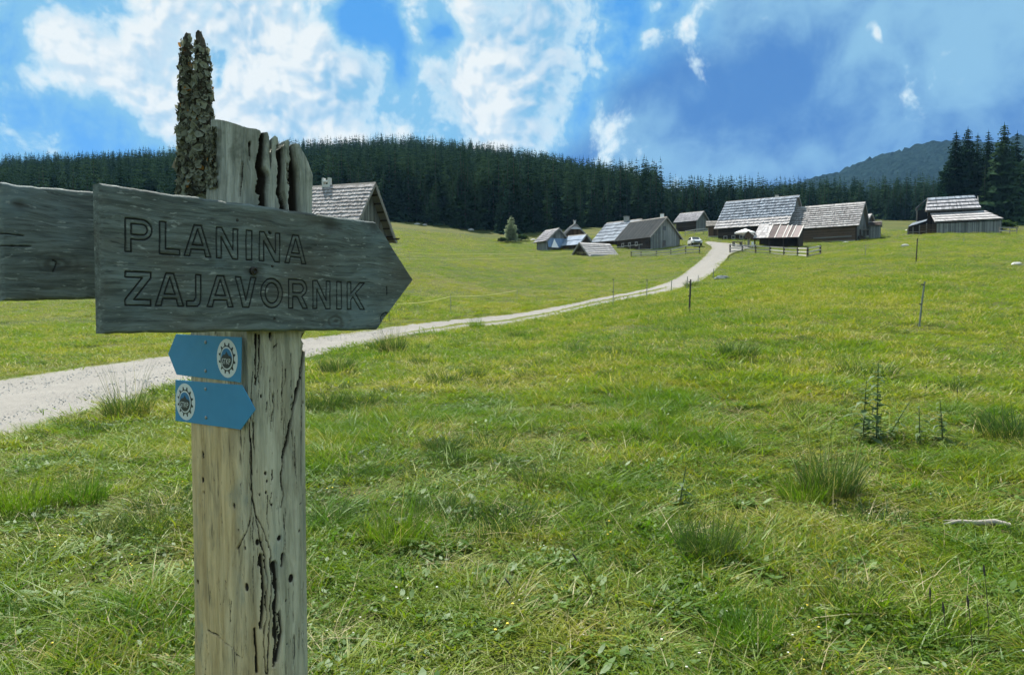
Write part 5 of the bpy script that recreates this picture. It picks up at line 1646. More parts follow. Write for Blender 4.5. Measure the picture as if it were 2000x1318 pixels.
c = t.mix(gv, c, (0.018, 0.021, 0.02))
finish(t, principled(t, c, .8, bump(t, t.m('ADD', t.m('MULTIPLY', g1, .5), t.m('MULTIPLY', g2, .5)), .5, .003), .25))
M['board'] = m


def arc(cx, cy, rx, ry, a0, a1, n=10):
    return [(cx + rx * math.cos(a0 + (a1 - a0) * k / n), cy + ry * math.sin(a0 + (a1 - a0) * k / n)) for k in range(n + 1)]


def glyph(ch, W, s=.17):
    h = math.pi / 2
    if ch == 'I': return [[(0, 0), (W, 0), (W, 1), (0, 1)]]
    if ch == 'L': return [[(0, 0), (W, 0), (W, s), (s * 1.1, s), (s * 1.1, 1), (0, 1)]]
    if ch == 'P':
        return [[(0, 0), (s, 0), (s, .38)] + arc(W - .32, .69, .32, .31, -h, h) + [(0, 1)],
                [(s, .53)] + arc(W - .30, .69, .16, .16, -h, h) + [(s, .85)]]
    if ch == 'R':
        return [[(0, 0), (s, 0), (s, .40), (W * .45, .40), (W - s * 1.15, 0), (W, 0), (W * .70, .42)] + arc(W - .30, .71, .27, .29, -h * .6, h) + [(0, 1)],
                [(s, .55)] + arc(W - .32, .70, .15, .15, -h, h) + [(s, .85)]]
    if ch == 'A':
        c_ = W / 2
        return [[(0, 0), (s * 1.05, 0), (s * 1.35, .22), (W - s * 1.35, .22), (W - s * 1.05, 0), (W, 0), (c_ + .12, 1), (c_ - .12, 1)],
                [(s * 1.6, .36), (W - s * 1.6, .36), (c_, .88)]]
    if ch == 'N': return [[(0, 0), (s, 0), (s, .70), (W - s * 1.1, 0), (W, 0), (W, 1), (W - s, 1), (W - s, .30), (s * 1.1, 1), (0, 1)]]
    if ch == 'Z': return [[(0, 0), (W, 0), (W, s), (s * 1.5, s), (W, 1 - s), (W, 1), (0, 1), (0, 1 - s), (W - s * 1.5, 1 - s), (0, s)]]
    if ch == 'J': return [[(W - s, 1), (W, 1), (W, .25), (W * .93, .09), (W * .75, 0), (0, 0), (0, .16), (W * .5, .17), (W - s, .28)]]
    if ch == 'V': return [[(W / 2 - .11, 0), (W / 2 + .11, 0), (W, 1), (W - s * 1.1, 1), (W / 2, .24), (s * 1.1, 1), (0, 1)]]
    if ch == 'O': return [arc(W / 2, .5, W / 2, .5, 0, 4 * h, 28)[:-1], arc(W / 2, .5, W / 2 - s, .5 - s * .9, 0, 4 * h, 24)[:-1]]
    if ch == 'K': return [[(0, 0), (s, 0), (s, .36), (s + .10, .46), (W - s * 1.2, 0), (W, 0), (s + .22, .60), (W, 1), (W - s * 1.3, 1), (s, .58), (s, 1), (0, 1)]]


def board(name, D, thick, px_tl, px_tr, px_tip, px_br, px_bl, nu, nv, letters=(), knots=(), extra=(), seed=1, back=None):
    """pointed plank: pixels of its corners on the plane at distance D"""
    tl, tr, tip, br, bl = [np.array(uz(*p, D=D)) for p in (px_tl, px_tr, px_tip, px_br, px_bl)]
    u0 = (tl[0] + bl[0]) / 2; u1 = (tr[0] + br[0]) / 2; u2 = tip[0]
    uq = np.r_[np.linspace(u0, u1, int(nu * .86)), np.linspace(u1, u2, nu - int(nu * .86) + 1)[1:]]
    top = np.where(uq <= u1, tl[1] + (tr[1] - tl[1]) * (uq - u0) / (u1 - u0), tr[1] + (tip[1] - tr[1]) * (uq - u1) / max(u2 - u1, 1e-6))
    bot = np.where(uq <= u1, bl[1] + (br[1] - bl[1]) * (uq - u0) / (u1 - u0), br[1] + (tip[1] - br[1]) * (uq - u1) / max(u2 - u1, 1e-6))
    top = top + .0022 * fbm(uq * 40, uq * 0, seed, 3) * 2; bot = bot + .0018 * fbm(uq * 40, uq * 0 + 5, seed + 3, 3) * 2
    nuq = len(uq)
    f = np.linspace(0, 1, nv)
    Uq = np.repeat(uq[None], nv, 0); Zq = bot[None] * (1 - f[:, None]) + top[None] * f[:, None]
    y0 = loc(face(500, 500, D))[1]
    gro = np.zeros_like(Uq); kno = np.zeros_like(Uq); dp = np.zeros_like(Uq)
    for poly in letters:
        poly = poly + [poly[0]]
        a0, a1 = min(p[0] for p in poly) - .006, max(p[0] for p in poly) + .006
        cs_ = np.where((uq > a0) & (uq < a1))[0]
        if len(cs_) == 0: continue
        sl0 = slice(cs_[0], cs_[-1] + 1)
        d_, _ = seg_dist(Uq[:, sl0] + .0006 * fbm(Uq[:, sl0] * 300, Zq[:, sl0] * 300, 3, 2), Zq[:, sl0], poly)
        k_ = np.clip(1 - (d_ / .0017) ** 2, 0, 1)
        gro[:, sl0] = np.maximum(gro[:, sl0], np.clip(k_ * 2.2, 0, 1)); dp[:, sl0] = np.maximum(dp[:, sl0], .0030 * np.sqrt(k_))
    for (px, py, r_, ring) in knots:
        a_, c_ = uz(px, py, D); rm = r_ * 1.5 / FPX
        d_ = np.hypot((Uq - a_) * .62, Zq - c_) / rm + .35 * fbm(Uq * 60, Zq * 60, seed + 11, 2)
        kno = np.maximum(kno, np.clip(1.25 - d_, 0, 1) * (.55 + .45 * np.cos(d_ * 14) if ring else 1.0))
        dp = np.maximum(dp, .003 * np.clip(1.1 - d_, 0, 1))
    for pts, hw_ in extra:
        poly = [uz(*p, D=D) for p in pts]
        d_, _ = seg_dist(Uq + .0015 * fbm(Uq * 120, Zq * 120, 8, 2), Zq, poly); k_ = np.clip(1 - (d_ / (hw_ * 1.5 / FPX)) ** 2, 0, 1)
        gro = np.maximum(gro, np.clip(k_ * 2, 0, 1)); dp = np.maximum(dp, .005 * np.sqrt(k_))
    rel = .0011 * fbm(Uq * 14 + 3 * fbm(Uq * 3, Zq * 6, seed + 2, 2), Zq * 130, seed + 7, 4) + .0020 * fbm(Uq * 5, Zq * 18, seed + 8, 3)
    ed_ = np.minimum(np.minimum(f[:, None], 1 - f[:, None]) * (top - bot)[None], np.minimum(uq - u0, 10)[None])
    rnd = .006 * np.clip(1 - ed_ / .006, 0, 1) ** 2
    Yq = y0 + dp + rel + rnd
    Vf_ = np.stack([Uq, Yq, Zq], -1).reshape(-1, 3); Vb_ = np.stack([Uq, np.full_like(Uq, y0 + thick), Zq], -1).reshape(-1, 3)
    n1_ = nv * nuq; g_ = np.arange(n1_).reshape(nv, nuq)
    Fa_ = np.stack([g_[:-1, :-1], g_[:-1, 1:], g_[1:, 1:], g_[1:, :-1]], -1).reshape(-1, 4)
    rimi = np.r_[g_[0, :], g_[1:, -1], g_[-1, -2::-1], g_[-2:0:-1, 0]]
    r2 = np.roll(rimi, -1)
    nb_ = len(rimi)
    # back face as one polygon following the rim
    Vall = np.vstack([Vf_, Vb_[rimi]]); bi = np.arange(n1_, n1_ + nb_)
    Fs_ = np.stack([r2, rimi, bi, np.roll(bi, -1)], -1)
    z0 = np.zeros(nb_)
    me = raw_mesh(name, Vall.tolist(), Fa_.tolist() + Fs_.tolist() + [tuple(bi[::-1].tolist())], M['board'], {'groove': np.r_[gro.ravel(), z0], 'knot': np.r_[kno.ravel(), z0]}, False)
    sm_ = np.zeros(len(me.polygons), bool); sm_[:len(Fa_)] = True; me.polygons.foreach_set('use_smooth', sm_)
    return link(name, me, post_e)


D1 = 1.386
polys = []
def text_line(chars, ext, l0, l1, D):
    """ext: left/right pixel of each letter; l0,l1: (x, ytop, ybottom) at both ends of the line"""
    for ch, (xa, xb) in zip(chars, ext):
        def yy(x, k): return l0[k] + (l1[k] - l0[k]) * ((x - l0[0]) / (l1[0] - l0[0]))
        A0, A1 = np.array(uz(xa, yy(xa, 2), D)), np.array(uz(xb, yy(xb, 2), D))
        B0, B1 = np.array(uz(xa, yy(xa, 1), D)), np.array(uz(xb, yy(xb, 1), D))
        hgt_ = (B0[1] - A0[1] + B1[1] - A1[1]) / 2
        W = float(np.linalg.norm(A1 - A0)) / hgt_
        for pl_ in glyph(ch, W):
            polys.append([tuple((A0 * (1 - x / W) + A1 * (x / W)) * (1 - y) + (B0 * (1 - x / W) + B1 * (x / W)) * y) for x, y in pl_])


text_line('PLANINA', [(245, 297), (312, 351), (360, 412), (423, 464.5), (481, 492), (507, 546.5), (557, 598)], (245, 426, 491), (598, 462, 516), D1)
text_line('ZAJAVORNIK', [(245, 295), (304, 359), (365, 392.5), (405, 455.5), (460, 500), (509.6, 552), (564, 600.7), (611.5, 645), (658, 667), (678.6, 712)], (245, 530, 596), (712, 553, 604.5), D1)
sb = board('sign_board', D1, .030, (193, 358), (735, 433.5), (808, 546), (738, 644.5), (205, 651), 700, 260, polys,
           knots=[(497, 530, 14, False), (658, 628, 26, True), (748, 620, 10, True), (730, 440, 22, False), (646, 442, 18, False)],
           extra=[([(755, 560), (756, 575)], 2.0), ([(463, 430), (464, 431)], 2.5), ([(526, 454), (528, 456)], 3.0), ([(532, 520), (533, 521)], 2.0), ([(536, 622), (537, 623)], 2.0), ([(744, 640), (745, 618), (752, 610), (758, 612)], 1.4)], seed=5)
sb['label'] = 'board with carved outline lettering PLANINA ZAJAVORNIK'
# bolt through the knot
b = MB(); p = Vector(loc(face(497, 529, D1 - .004))); b.tube([p, p + Vector((0, .03, 0))], .0085, 10); b.tube([p + Vector((0, -.003, 0)), p], [.005, .0085], 10); b.build('bolt', M['stake_dark'], sb, True)
for px, py in ((463, 430), (533, 520), (536, 623)):
    b = MB(); p = Vector(loc(face(px, py, D1 - .0005))); b.tube([p, p + Vector((0, .01, 0))], .0022, 7); b.build('nail', M['stake_dark'], sb)
D2 = D_FACE - S0 + .004
sb2 = board('sign_board', D2, .028, (2, 357), (500, 405), (540, 490), (500, 575), (3, 588), 360, 130, [],
            knots=[(115, 515, 26, True), (40, 400, 12, False)], extra=[([(2, 456), (45, 460)], 1.2), ([(2, 480), (60, 481)], 1.4), ([(104, 508), (112, 512), (105, 530)], 1.6)], seed=25)
sb2['label'] = 'darker blank board on the back of the post'

# --- blue trail plates
m, t = new_mat('blue_enamel')
oc = t.n('ShaderNodeTexCoord').outputs['Object']
k1 = t.noise(oc, 30.0, 4.0, .6)
finish(t, principled(t, t.mix(k1, (0.025, 0.21, 0.40), (0.04, 0.26, 0.48)), .42, bump(t, k1, .05, .002), .4)); M['blue'] = m
M['print_white'] = plain('print_white', (0.60, 0.66, 0.66), .5, .08)
M['print_dark'] = plain('print_dark', (0.035, 0.045, 0.045), .5, .1)
M['print_sky'] = plain('print_sky', (0.035, 0.18, 0.36), .5, .05)
DP = .004


def plate(corners, emb, half, screws, D):
    P_ = [Vector(left(*p, D)) for p in corners]
    b = MB(); b.prism(P_, (.0016, 0, 0)); o = b.build('trail_plate', M['blue'], post_e)
    bv_ = o.modifiers.new('bevel', 'BEVEL'); bv_.width = .0006; bv_.segments = 2
    c_ = Vector(left(*emb, D))
    ax_ = (Vector(left(emb[0] - half[0], emb[1], D)) - Vector(left(emb[0] + half[0], emb[1], D))).y / 2
    az_ = (Vector(left(emb[0], emb[1] - half[1], D)) - Vector(left(emb[0], emb[1] + half[1], D))).z / 2

    def disc(name, mat, r0, r1, lvl, poly=None):
        y = -.0004 * lvl
        bb = MB()
        if poly is None:
            n_ = 40
            pts_ = [c_ + Vector((y, -ax_ * r1 * math.cos(6.2832 * k / n_), az_ * r1 * math.sin(6.2832 * k / n_))) for k in range(n_)]
            bb.prism(pts_, (.0003, 0, 0))
        else:
            for q in poly:
                bb.prism([c_ + Vector((y, -ax_ * x, az_ * z)) for x, z in q], (.0003, 0, 0))
        return bb.build(name, mat, o)
    disc('emblem_disc', M['print_white'], 0, 1, 1)
    teeth = []
    for k in range(12):
        a_ = 6.2832 * k / 12 + .26
        def pp(r_, da): return (r_ * math.cos(a_ + da), r_ * math.sin(a_ + da))
        teeth.append([pp(.62, -.17), pp(.62, .17), pp(.70, .10), pp(.82, .05), pp(.82, -.05), pp(.70, -.10)])
    disc('gear_teeth', M['print_dark'], 0, 0, 2, teeth)
    disc('gear_ring', M['print_dark'], 0, .66, 3)
    disc('inner_ring', M['print_white'], 0, .60, 4)
    disc('emblem_sky', M['print_sky'], 0, .52, 5)
    low = [(.52 * math.cos(x), .52 * math.sin(x)) for x in np.linspace(math.pi + .0, 2 * math.pi, 18)]
    disc('mountain', M['print_dark'], 0, 0, 6, [low + [(.44, .12), (.2, .16), (.02, .36), (-.12, .2), (-.3, .18), (-.46, .04)]])
    # lettering STKP
    cu = bpy.data.curves.new('lettering', 'FONT'); cu.body = 'STKP'; cu.align_x = 'CENTER'; cu.align_y = 'CENTER'; cu.size = 1.0
    tmp = bpy.data.objects.new('lettering', cu); COL.objects.link(tmp)
    dg = bpy.context.evaluated_depsgraph_get(); mt = bpy.data.meshes.new_from_object(tmp.evaluated_get(dg))
    bpy.data.objects.remove(tmp); mt.materials.clear(); mt.materials.append(M['print_white'])
    xs = [v.co.x for v in mt.vertices]; span = max(xs) - min(xs)
    for v in mt.vertices:
        v.co = c_ + Vector((-.0004 * 7.5, -ax_ * .80 * v.co.x / span, az_ * (-.17 + .30 * v.co.y / .72)))
    link('lettering', mt, o)
    for s_ in screws:
        p = Vector(left(*s_, D)); bb = MB(); bb.tube([p + Vector((.001, 0, 0)), p + Vector((-.0016, 0, 0)), p + Vector((-.0026, 0, 0))], [.0042, .0040, .0022], 12)
        bb.box(p.x - .0029, p.x - .0027, p.y - .003, p.y + .003, p.z - .0005, p.z + .0005); bb.build('screw', M['steel'], o, False)
    return o


pa = plate([(343.6, 652.5), (471.7, 658.7), (470, 747), (344.6, 731.6), (328.3, 690.5)], (443.9, 699.7), (20.2, 37.8), [(402, 668), (402, 724)], DP)
pa['label'] = 'upper blue plate pointing left'
pb = plate([(342.5, 741.5), (472.5, 752), (498.7, 799.6), (470, 838.9), (342.5, 821.4)], (362.3, 784.3), (18.7, 35.7), [(402, 759.6), (403, 815)], DP)
pb['label'] = 'lower blue plate pointing right'

# ------------------------------------------------------------------ single plants and small things
def tussock_mesh(k, n, R, h0, h1, wid, mat, seedheads=0, litter=30):
    parts = [blades(n, R, h0, h1, wid, .75, 700 + k, droop=.7, seg=4)]
    if seedheads: parts.append(blades(seedheads, R * .8, h1 * 1.1, h1 * 1.9, .004, .35, 720 + k, seg=3))
    V, Fc, ti, up = merge(*parts)
    me = raw_mesh('blades', V, Fc, mat, {'tint': ti, 'up': up})
    V, Fc, ti, up = blades(litter, R * 1.25, .05, .2, .007, 1.3, 740 + k, flat=1.6)
    return me, raw_mesh('dry_litter', V, Fc, M['straw'], {'tint': ti, 'up': up})


M['tussock'] = grass_mat('tussock_blades', [(0.05, 0.10, 0.02), (0.09, 0.14, 0.025), (0.03, 0.065, 0.015), (0.12, 0.10, 0.05)], straw_amt=0.10, trans=0.35)
TUS = [tussock_mesh(0, 420, .20, .20, .45, .006, M['tussock'], 40), tussock_mesh(1, 380, .22, .15, .34, .006, M['tussock'], 0, 60),
       tussock_mesh(2, 320, .18, .13, .33, .006, M['grass_lush'], 40), tussock_mesh(3, 300, .25, .08, .22, .007, M['tussock'], 0, 90)]
tus = [
    (250, 815, 0, 1.5, 'tall grass tussock with seed heads at the near road edge on the left'), (765, 690, 0, 1.7, 'dark tall tussock at the road edge right of the signpost'),
    (735, 684, 1, 1.2, 'low tussock left of the dark tall one by the road'), (825, 712, 1, 1.1, 'small dark tussock below the road right of the signpost'), (660, 728, 1, 1.6, 'broad tussock beside the post just below the road'),
    (865, 748, 3, 1.4, 'flat tussock with dry litter in the middle meadow'), (968, 755, 3, 1.3, 'flat tussock right of the other one with dry litter'), (925, 738, 1, 1.0, 'small green tussock between the two flat ones'),
    (1035, 738, 3, 1.1, 'low tussock in the centre of the meadow'), (1440, 700, 1, 1.7, 'broad tussock in the open meadow right of centre'), (1415, 722, 3, 1.3, 'lower clump just before the broad meadow tussock'),
    (1690, 733, 3, 1.9, 'wide litter-strewn tussock behind the thistle'), (1980, 855, 1, 1.5, 'tussock at the right picture edge'), (1620, 962, 0, 1.1, 'big tussock with pale dead leaves in front of the thistle'),
    (1570, 975, 2, 1.0, 'feathery tussock left of the big one before the thistle'), (1700, 1010, 3, 1.0, 'low tussock left of the fallen branch'), (970, 1035, 3, 1.2, 'tussock with bleached litter in the near centre'),
    (770, 1060, 2, 1.1, 'bushy tussock right of the post in the foreground'), (640, 800, 1, 1.3, 'pale green tussock touching the post on the right'), (50, 1000, 2, 1.3, 'bushy tussock at the left picture edge'),
    (160, 980, 2, 1.0, 'feathery tussock left of the post'), (1380, 1090, 0, .8, 'upright tussock in the foreground right of centre'), (1460, 1250, 2, .9, 'near tussock at the bottom right of centre'), (1660, 1180, 1, .9, 'near tussock at the bottom right'),
    (700, 790, 3, 1.2, 'flattened tussock right of the post'), (1350, 560, 1, 2.0, 'grass clump at the foot of the road bend'), (928, 640, 2, 1.6, 'wispy tussock on the road verge'), (330, 990, 3, 1.0, 'dark hollow tussock just left of the post'),
    (1185, 500 + 190, 3, 1.3, 'small clump in the middle meadow below the road'), (1010, 660, 1, 1.2, 'small tussock near the road in the middle'),
]
for px, py, k, s, lab in tus:
    p = G(px, py)
    e = empty('grass_tussock', p - Vector((0, 0, .02)), random.random() * 6.28); e.scale = (s, s, s * random.uniform(.85, 1.1))
    tag(e, lab, 'tussock', 'grass tussocks in the meadow')
    link('blades', TUS[k][0], e); link('dry_litter', TUS[k][1], e)

# thistles
def thistle(px, py, h, label, seed, n_leaf=46):
    p = G(px, py); e = empty('thistle', p); tag(e, label, 'thistle', 'thistles')
    g = np.random.default_rng(seed)
    b = MB(); lx, ly = g.normal() * .07, g.normal() * .05
    b.tube([(0, 0, -.03), (lx * .5, ly * .5, h * .5), (lx, ly, h)], [.007, .005, .003], 6); b.build('stem', M['thistle'], e)
    V, Fc, ti, up = [], [], [], []
    for i in range(n_leaf):
        s = (i + .5) / n_leaf; z = h * (s ** 1.1); a_ = i * 2.4 + g.normal() * .3
        L_ = (.15 * (1 - s) ** .7 + .06) * (.35 + 1.1 * g.random()) * min(1.2, h / .5)
        ca, sa = math.cos(a_), math.sin(a_); bx, by = lx * s, ly * s
        b0 = len(V); m_ = 5
        for k in range(m_ + 1):
            f_ = k / m_; wv_ = L_ * .26 * (1 - f_) ** .7 * (1.0 if k % 2 else .35); zz2 = z + L_ * (.5 * f_ - .75 * f_ * f_)
            for sd_ in (-1, 1): V.append((bx + ca * L_ * f_ - sa * wv_ * sd_, by + sa * L_ * f_ + ca * wv_ * sd_, zz2)); ti.append(.3 + .4 * g.random()); up.append(.7)
        for k in range(m_): q = b0 + 2 * k; Fc.append((q, q + 1, q + 3, q + 2))
    link('leaves', raw_mesh('leaves', V, Fc, M['thistle'], {'tint': ti, 'up': up}), e)


M['thistle'] = grass_mat('thistle_leaf', [(0.085, 0.14, 0.05), (0.11, 0.165, 0.06), (0.06, 0.10, 0.04), (0.05, 0.07, 0.03)], straw_amt=.02, trans=.25)
thistle(1712, 858, .78, 'tall thistle with two leaf whorls in the right meadow', 1)
thistle(1685, 862, .62, 'slimmer thistle standing left of the tall one', 2, 38)
thistle(1735, 850, .36, 'short thistle right of the tall one', 3, 26)
thistle(1842, 862, .42, 'small thistle farther right in the grass', 4, 30)
thistle(1797, 868, .40, 'thin thistle between the tall one and the small right one', 5, 24)
thistle(1325, 995, .30, 'small dark thistle in the foreground meadow', 6, 24)

def stalk(px, py, tpx, tpy, label, head=.05):
    p = G(px, py); t_ = at(tpx, tpy, p.y) - p
    e = empty('seed_stalk', p); tag(e, label, 'stalk', 'dark seed stalks')
    b = MB(); q = [Vector((t_.x * f * f, .02 * f, t_.z * f)) for f in (0, .3, .6, .85, 1)]
    b.tube(q, [.0022, .002, .0018, .0016, .0012], 5); b.build('stem', M['straw_dark'], e)
    b = MB(); d_ = (q[-1] - q[-2]).normalized(); b.tube([q[-1] - d_ * head, q[-1] - d_ * head * .5, q[-1]], [.003, .0055, .002], 6); b.build('seed_head', M['stake_dark'], e)


M['straw_dark'] = plain('stalk_brown', (0.10, 0.085, 0.05), .9, .3, 30)
for a_ in [(1162, 1200, 1118, 1082, 'dark bent stalk in the near meadow'), (1848, 1260, 1846, 1178, 'left seed stalk of the pair at the lower right'), (1900, 1300, 1894, 1165, 'right seed stalk of the pair at the lower right'),
           (1932, 1260, 1926, 1105, 'tallest seed stalk at the lower right'), (1818, 1235, 1821, 1150, 'short seed stalk left of the pair at lower right'), (1008, 1180, 985, 1130, 'short dark stalk near the bottom centre'),
           (1806, 790, 1812, 752, 'dark upright stalk behind the small thistle'), (1870, 800, 1872, 760, 'thin upright stalk far right in the meadow')]:
    stalk(*a_)

# fallen branch
p0, p1 = G(1843, 1032), G(1972, 1038)
e = empty('fallen_branch', p0); tag(e, 'bleached fallen branch lying in the grass at the right', 'branch')
v = p1 - p0; b = MB()
b.tube([Vector((0, 0, .03)), v * .25 + Vector((0, .02, .05)), v * .5 + Vector((0, -.01, .055)), v * .78 + Vector((0, .015, .06)), v + Vector((0, 0, .045))], [.009, .015, .018, .022, .018], 8); b.build('limb', M['bleached'], e, True)
b = MB(); q = v * .3 + Vector((0, .02, .055)); b.tube([q, q + Vector((-.05, .03, -.004)), q + Vector((-.10, .05, -.012))], [.007, .005, .002], 6); b.build('twig', M['bleached'], e, True)

# rocks
def rock(px, py, s, label, mat='rock', seed=0):
    p = G(px, py); g = np.random.default_rng(seed); n_a, n_b = 12, 7; V = []
    for i in range(n_b):
        f_ = math.pi * i / (n_b - 1)
        for j in range(n_a):
            a_ = 6.2832 * j / n_a; r_ = s * (1 + .5 * (g.random() - .5)) * math.sin(f_) if 0 < i < n_b - 1 else .02 * s
            V.append((r_ * math.cos(a_) * 1.3, r_ * math.sin(a_), s * .62 * math.cos(f_) * (1 + .25 * (g.random() - .5))))
    Fc = [(i * n_a + j, i * n_a + (j + 1) % n_a, (i + 1) * n_a + (j + 1) % n_a, (i + 1) * n_a + j) for i in range(n_b - 1) for j in range(n_a)]
    o = link('rock', raw_mesh('rock', V, Fc, M[mat])); o.location = p + Vector((0, 0, s * .12)); tag(o, label, 'rock', 'rocks in the pasture')


rock(1410, 546, .42, 'dark rock beside the road on the uphill stretch', 'rock_dark', 1)
rock(1986, 518, .28, 'pale rock at the right edge of the meadow', 'rock', 2)
rock(1768, 481, .38, 'pale flat rock between privy and barn', 'rock', 3)
rock(1652, 475, .35, 'pale rock in the grass before the farmhouse wing', 'rock', 4)
rock(1773, 451, .4, 'pale rock at the left foot of the barn', 'rock', 5)
rock(815, 439, .55, 'white rock at the forest edge behind the shingled house', 'rock', 6)
rock(830, 440, .45, 'small white rock right of the other at the forest edge', 'rock', 7)
rock(920, 450, .6, 'grey rock at the forest edge left of the larch', 'rock', 8)
rock(1042, 470, .5, 'pale rock at the forest edge right of the larch', 'rock', 9)

# ------------------------------------------------------------------ ground cover
house_keep.append((float(corner[0]) - .05, float(corner[1]) + .14, .14))
grass_field('near_grass', 19000, 1.3, 12, 1.15, {0: 2, 7: 1.2, 1: 2, 5: .45, 3: 1.6, 2: 2.4, 6: .4, 4: .9}, .95, 1.25, 'short mixed grass, clover and straw around the signpost', ang=50)
grass_field('middle_grass', 34000, 11, 45, 1.5, {1: 2, 8: 2, 5: .35, 9: 2, 2: 1.5, 10: 1.5, 11: 1}, 1.0, 1.5, 'green grass of the middle meadow beyond the signpost', zs=.68, ang=42)
grass_field('far_grass', 40000, 42, 165, 1.3, {8: 2, 11: 1.2, 9: 2, 10: 1.5}, 1.2, 2.2, 'grass on the slope up to the farmhouses', zs=.62, ang=40)
# thin grass along the crown of the road and creeping in from its edges
n_ = 5200
kq = NR * (.02 + .72 * rng.random(n_)); k_ = kq; f_ = np.where(rng.random(n_) < .30, np.clip(rng.normal(.53, .04, n_), 0, 1), np.where(rng.random(n_) < .5, np.abs(rng.normal(0, .05, n_)), 1 - np.abs(rng.normal(0, .06, n_))))
f_ = np.clip(f_, 0, 1); keep = (np.abs(f_ - .5) > .33) | ((k_ > NR * .33) & (k_ < NR * .66))
k_, f_ = k_[keep], f_[keep]
ef = np.stack([np.interp(k_, np.arange(NR), E_far[:, c_]) for c_ in (0, 1)], 1); en = np.stack([np.interp(k_, np.arange(NR), E_near[:, c_]) for c_ in (0, 1)], 1)
x_ = ef[:, 0] * (1 - f_) + en[:, 0] * f_; y_ = ef[:, 1] * (1 - f_) + en[:, 1] * f_
s2 = (.7 + .5 * rng.random(len(x_))) * np.clip(y_ / 30, .6, 1.0) * np.where(np.abs(f_ - .53) < .3, .45, .75)
scatter('road_verge_grass', np.stack([x_, y_, H(x_, y_) - .03], 1), np.stack([x_ * 0, x_ * 0, rng.random(len(x_)) * 6.28], 1), np.stack([s2, s2, s2 * .8], 1), rng.choice([0, 1, 4, 5], len(x_), p=[.35, .3, .2, .15]), gset,
        'thin grass along the crown and edges of the gravel road', 'grass')
# loose stones on the near stretch of road
stones = []
for k in range(4):
    g = np.random.default_rng(900 + k); V = [(1, 0, 0), (-1, 0, 0), (0, .8, 0), (0, -.8, 0), (0, 0, .6), (0, 0, -.6)]
    V = [tuple(np.array(v) * (.7 + .6 * g.random())) for v in V]
    stones.append(bpy.data.objects.new('s%02d' % k, raw_mesh('pebble', V, [(0, 2, 4), (2, 1, 4), (1, 3, 4), (3, 0, 4), (2, 0, 5), (1, 2, 5), (3, 1, 5), (0, 3, 5)], M['rock'])))
sset = hidden_set('pebble_kinds', stones)
n_ = 9000
kq = NR * .36 * rng.random(n_) ** .8; f_ = rng.random(n_)
ef = np.stack([np.interp(kq, np.arange(NR), E_far[:, c_]) for c_ in (0, 1)], 1); en = np.stack([np.interp(kq, np.arange(NR), E_near[:, c_]) for c_ in (0, 1)], 1)
x_ = ef[:, 0] * (1 - f_) + en[:, 0] * f_; y_ = ef[:, 1] * (1 - f_) + en[:, 1] * f_
s2 = .006 + .016 * rng.random(n_) ** 3
scatter('road_stones', np.stack([x_, y_, H(x_, y_) - .012], 1), rng.random((n_, 3)) * 6.28, np.stack([s2, s2, s2], 1), rng.integers(0, 4, n_), sset, 'loose grey stones on the gravel road', 'gravel')

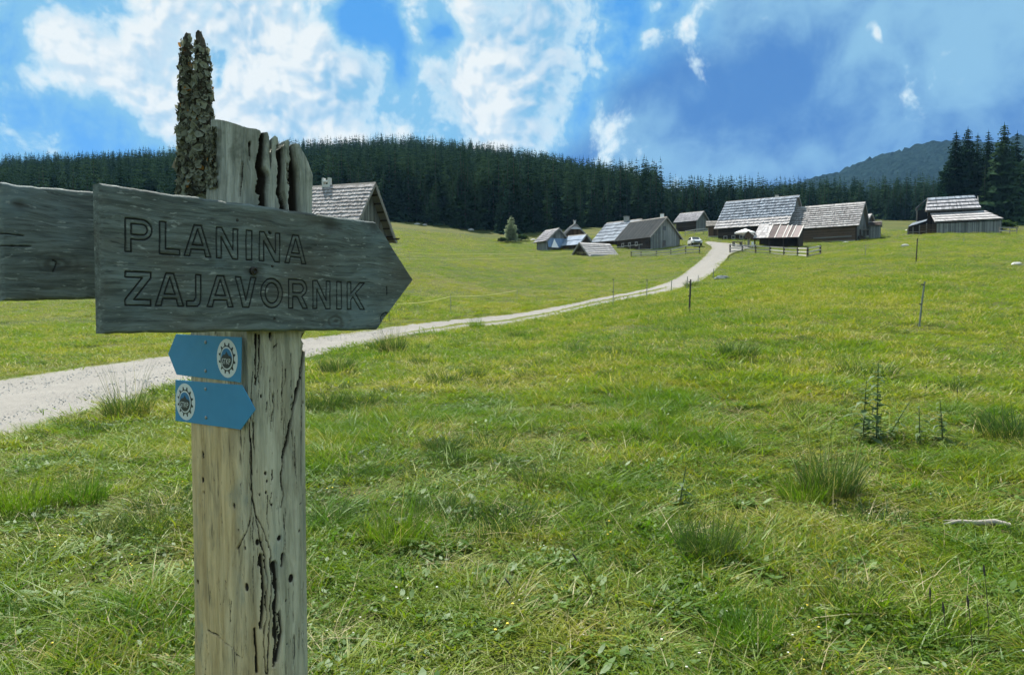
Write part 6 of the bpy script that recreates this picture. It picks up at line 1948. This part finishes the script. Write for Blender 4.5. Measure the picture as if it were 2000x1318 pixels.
# brown dead patches, dark small tufts and tiny flowers
M['dead'] = grass_mat('dead_leaf', [(0.17, 0.12, 0.06), (0.24, 0.18, 0.09), (0.10, 0.07, 0.035), (0.13, 0.09, 0.05)], straw_amt=0.25, trans=0.2)
extra = [proto('e00_dead', blades(90, .22, .03, .12, .006, 1.2, 31, flat=1.8), M['dead']), proto('e01_tuft', blades(120, .16, .12, .28, .006, .9, 32, droop=.8), M['tussock']),
         proto('e02_tuft', merge(blades(90, .18, .08, .2, .006, .9, 33, droop=.8), leaves(20, .18, .03, 34, .1)), M['tussock']), proto('e03_weed', leaves(34, .12, .026, 35, .08), M['leaf'])]
M['petal_w'] = plain('petal_white', (0.55, 0.55, 0.48), .8, .1); M['petal_y'] = plain('petal_yellow', (0.75, 0.55, 0.05), .8, .1)
for k, mt_ in enumerate(('petal_w', 'petal_y')):
    b = MB()
    for q in range(3):
        ox, oy, oz = random.uniform(-.15, .15), random.uniform(-.15, .15), random.uniform(.06, .12)
        b.tube([(ox, oy, oz), (ox, oy, oz + .004)], .007, 7)
    extra.append(bpy.data.objects.new('e%02d_flower' % (4 + k), b.mesh('flower', M[mt_])))
eset = hidden_set('extra_kinds', extra)


def sprinkle(name, n, d0, d1, power, kinds, s0, s1, label, cat, clump=None):
    x, y, d = scatter_pts(n, d0, d1, power, 42)
    keep = ~in_poly(x, y, road_poly)
    if clump is not None: keep &= fbm(x / 1.8, y / 1.8, clump, 3) > .08
    x, y = x[keep], y[keep]
    sc = s0 + (s1 - s0) * rng.random(len(x)) ** 2
    scatter(name, np.stack([x, y, H(x, y) - .01], 1), np.stack([x * 0, x * 0, rng.random(len(x)) * 6.28], 1), np.stack([sc, sc, sc * (.7 + .5 * rng.random(len(x)))], 1), rng.choice(kinds, len(x)), eset, label, cat)


sprinkle('dead_grass', 2000, 2.2, 30, 1.3, [0], .7, 1.5, 'brown dead grass lying in small patches of the meadow', 'grass', 123)
sprinkle('small_tufts', 2600, 2.5, 70, 1.25, [1, 2], .5, 1.3, 'small dark green tufts dotted over the meadow', 'grass', 321)
sprinkle('meadow_weeds', 1500, 2.2, 20, 1.2, [3], .5, 1.2, 'low broad-leaved weeds between the grass', 'weeds')
sprinkle('meadow_flowers', 450, 2.2, 40, 1.2, [4, 4, 5], .6, 1.0, 'tiny white and yellow flowers in the grass', 'flowers')

# ------------------------------------------------------------------ air between us and the far mountain
b = MB(); b.box(-2500, 2500, -2000, 2000, -40, 445)
hz = b.build('haze', None)
m, t = new_mat('haze_air')
pv = t.n('ShaderNodeVolumePrincipled', {'Color': (0.30, 0.62, 1.0, 1), 'Density': 0.00008, 'Anisotropy': 0.0})
t.n('ShaderNodeOutputMaterial', {'Volume': pv.outputs[0]})
hz.data.materials.clear(); hz.data.materials.append(m)
tag(hz, 'thin blue air haze over the whole valley', 'haze', kind='stuff')
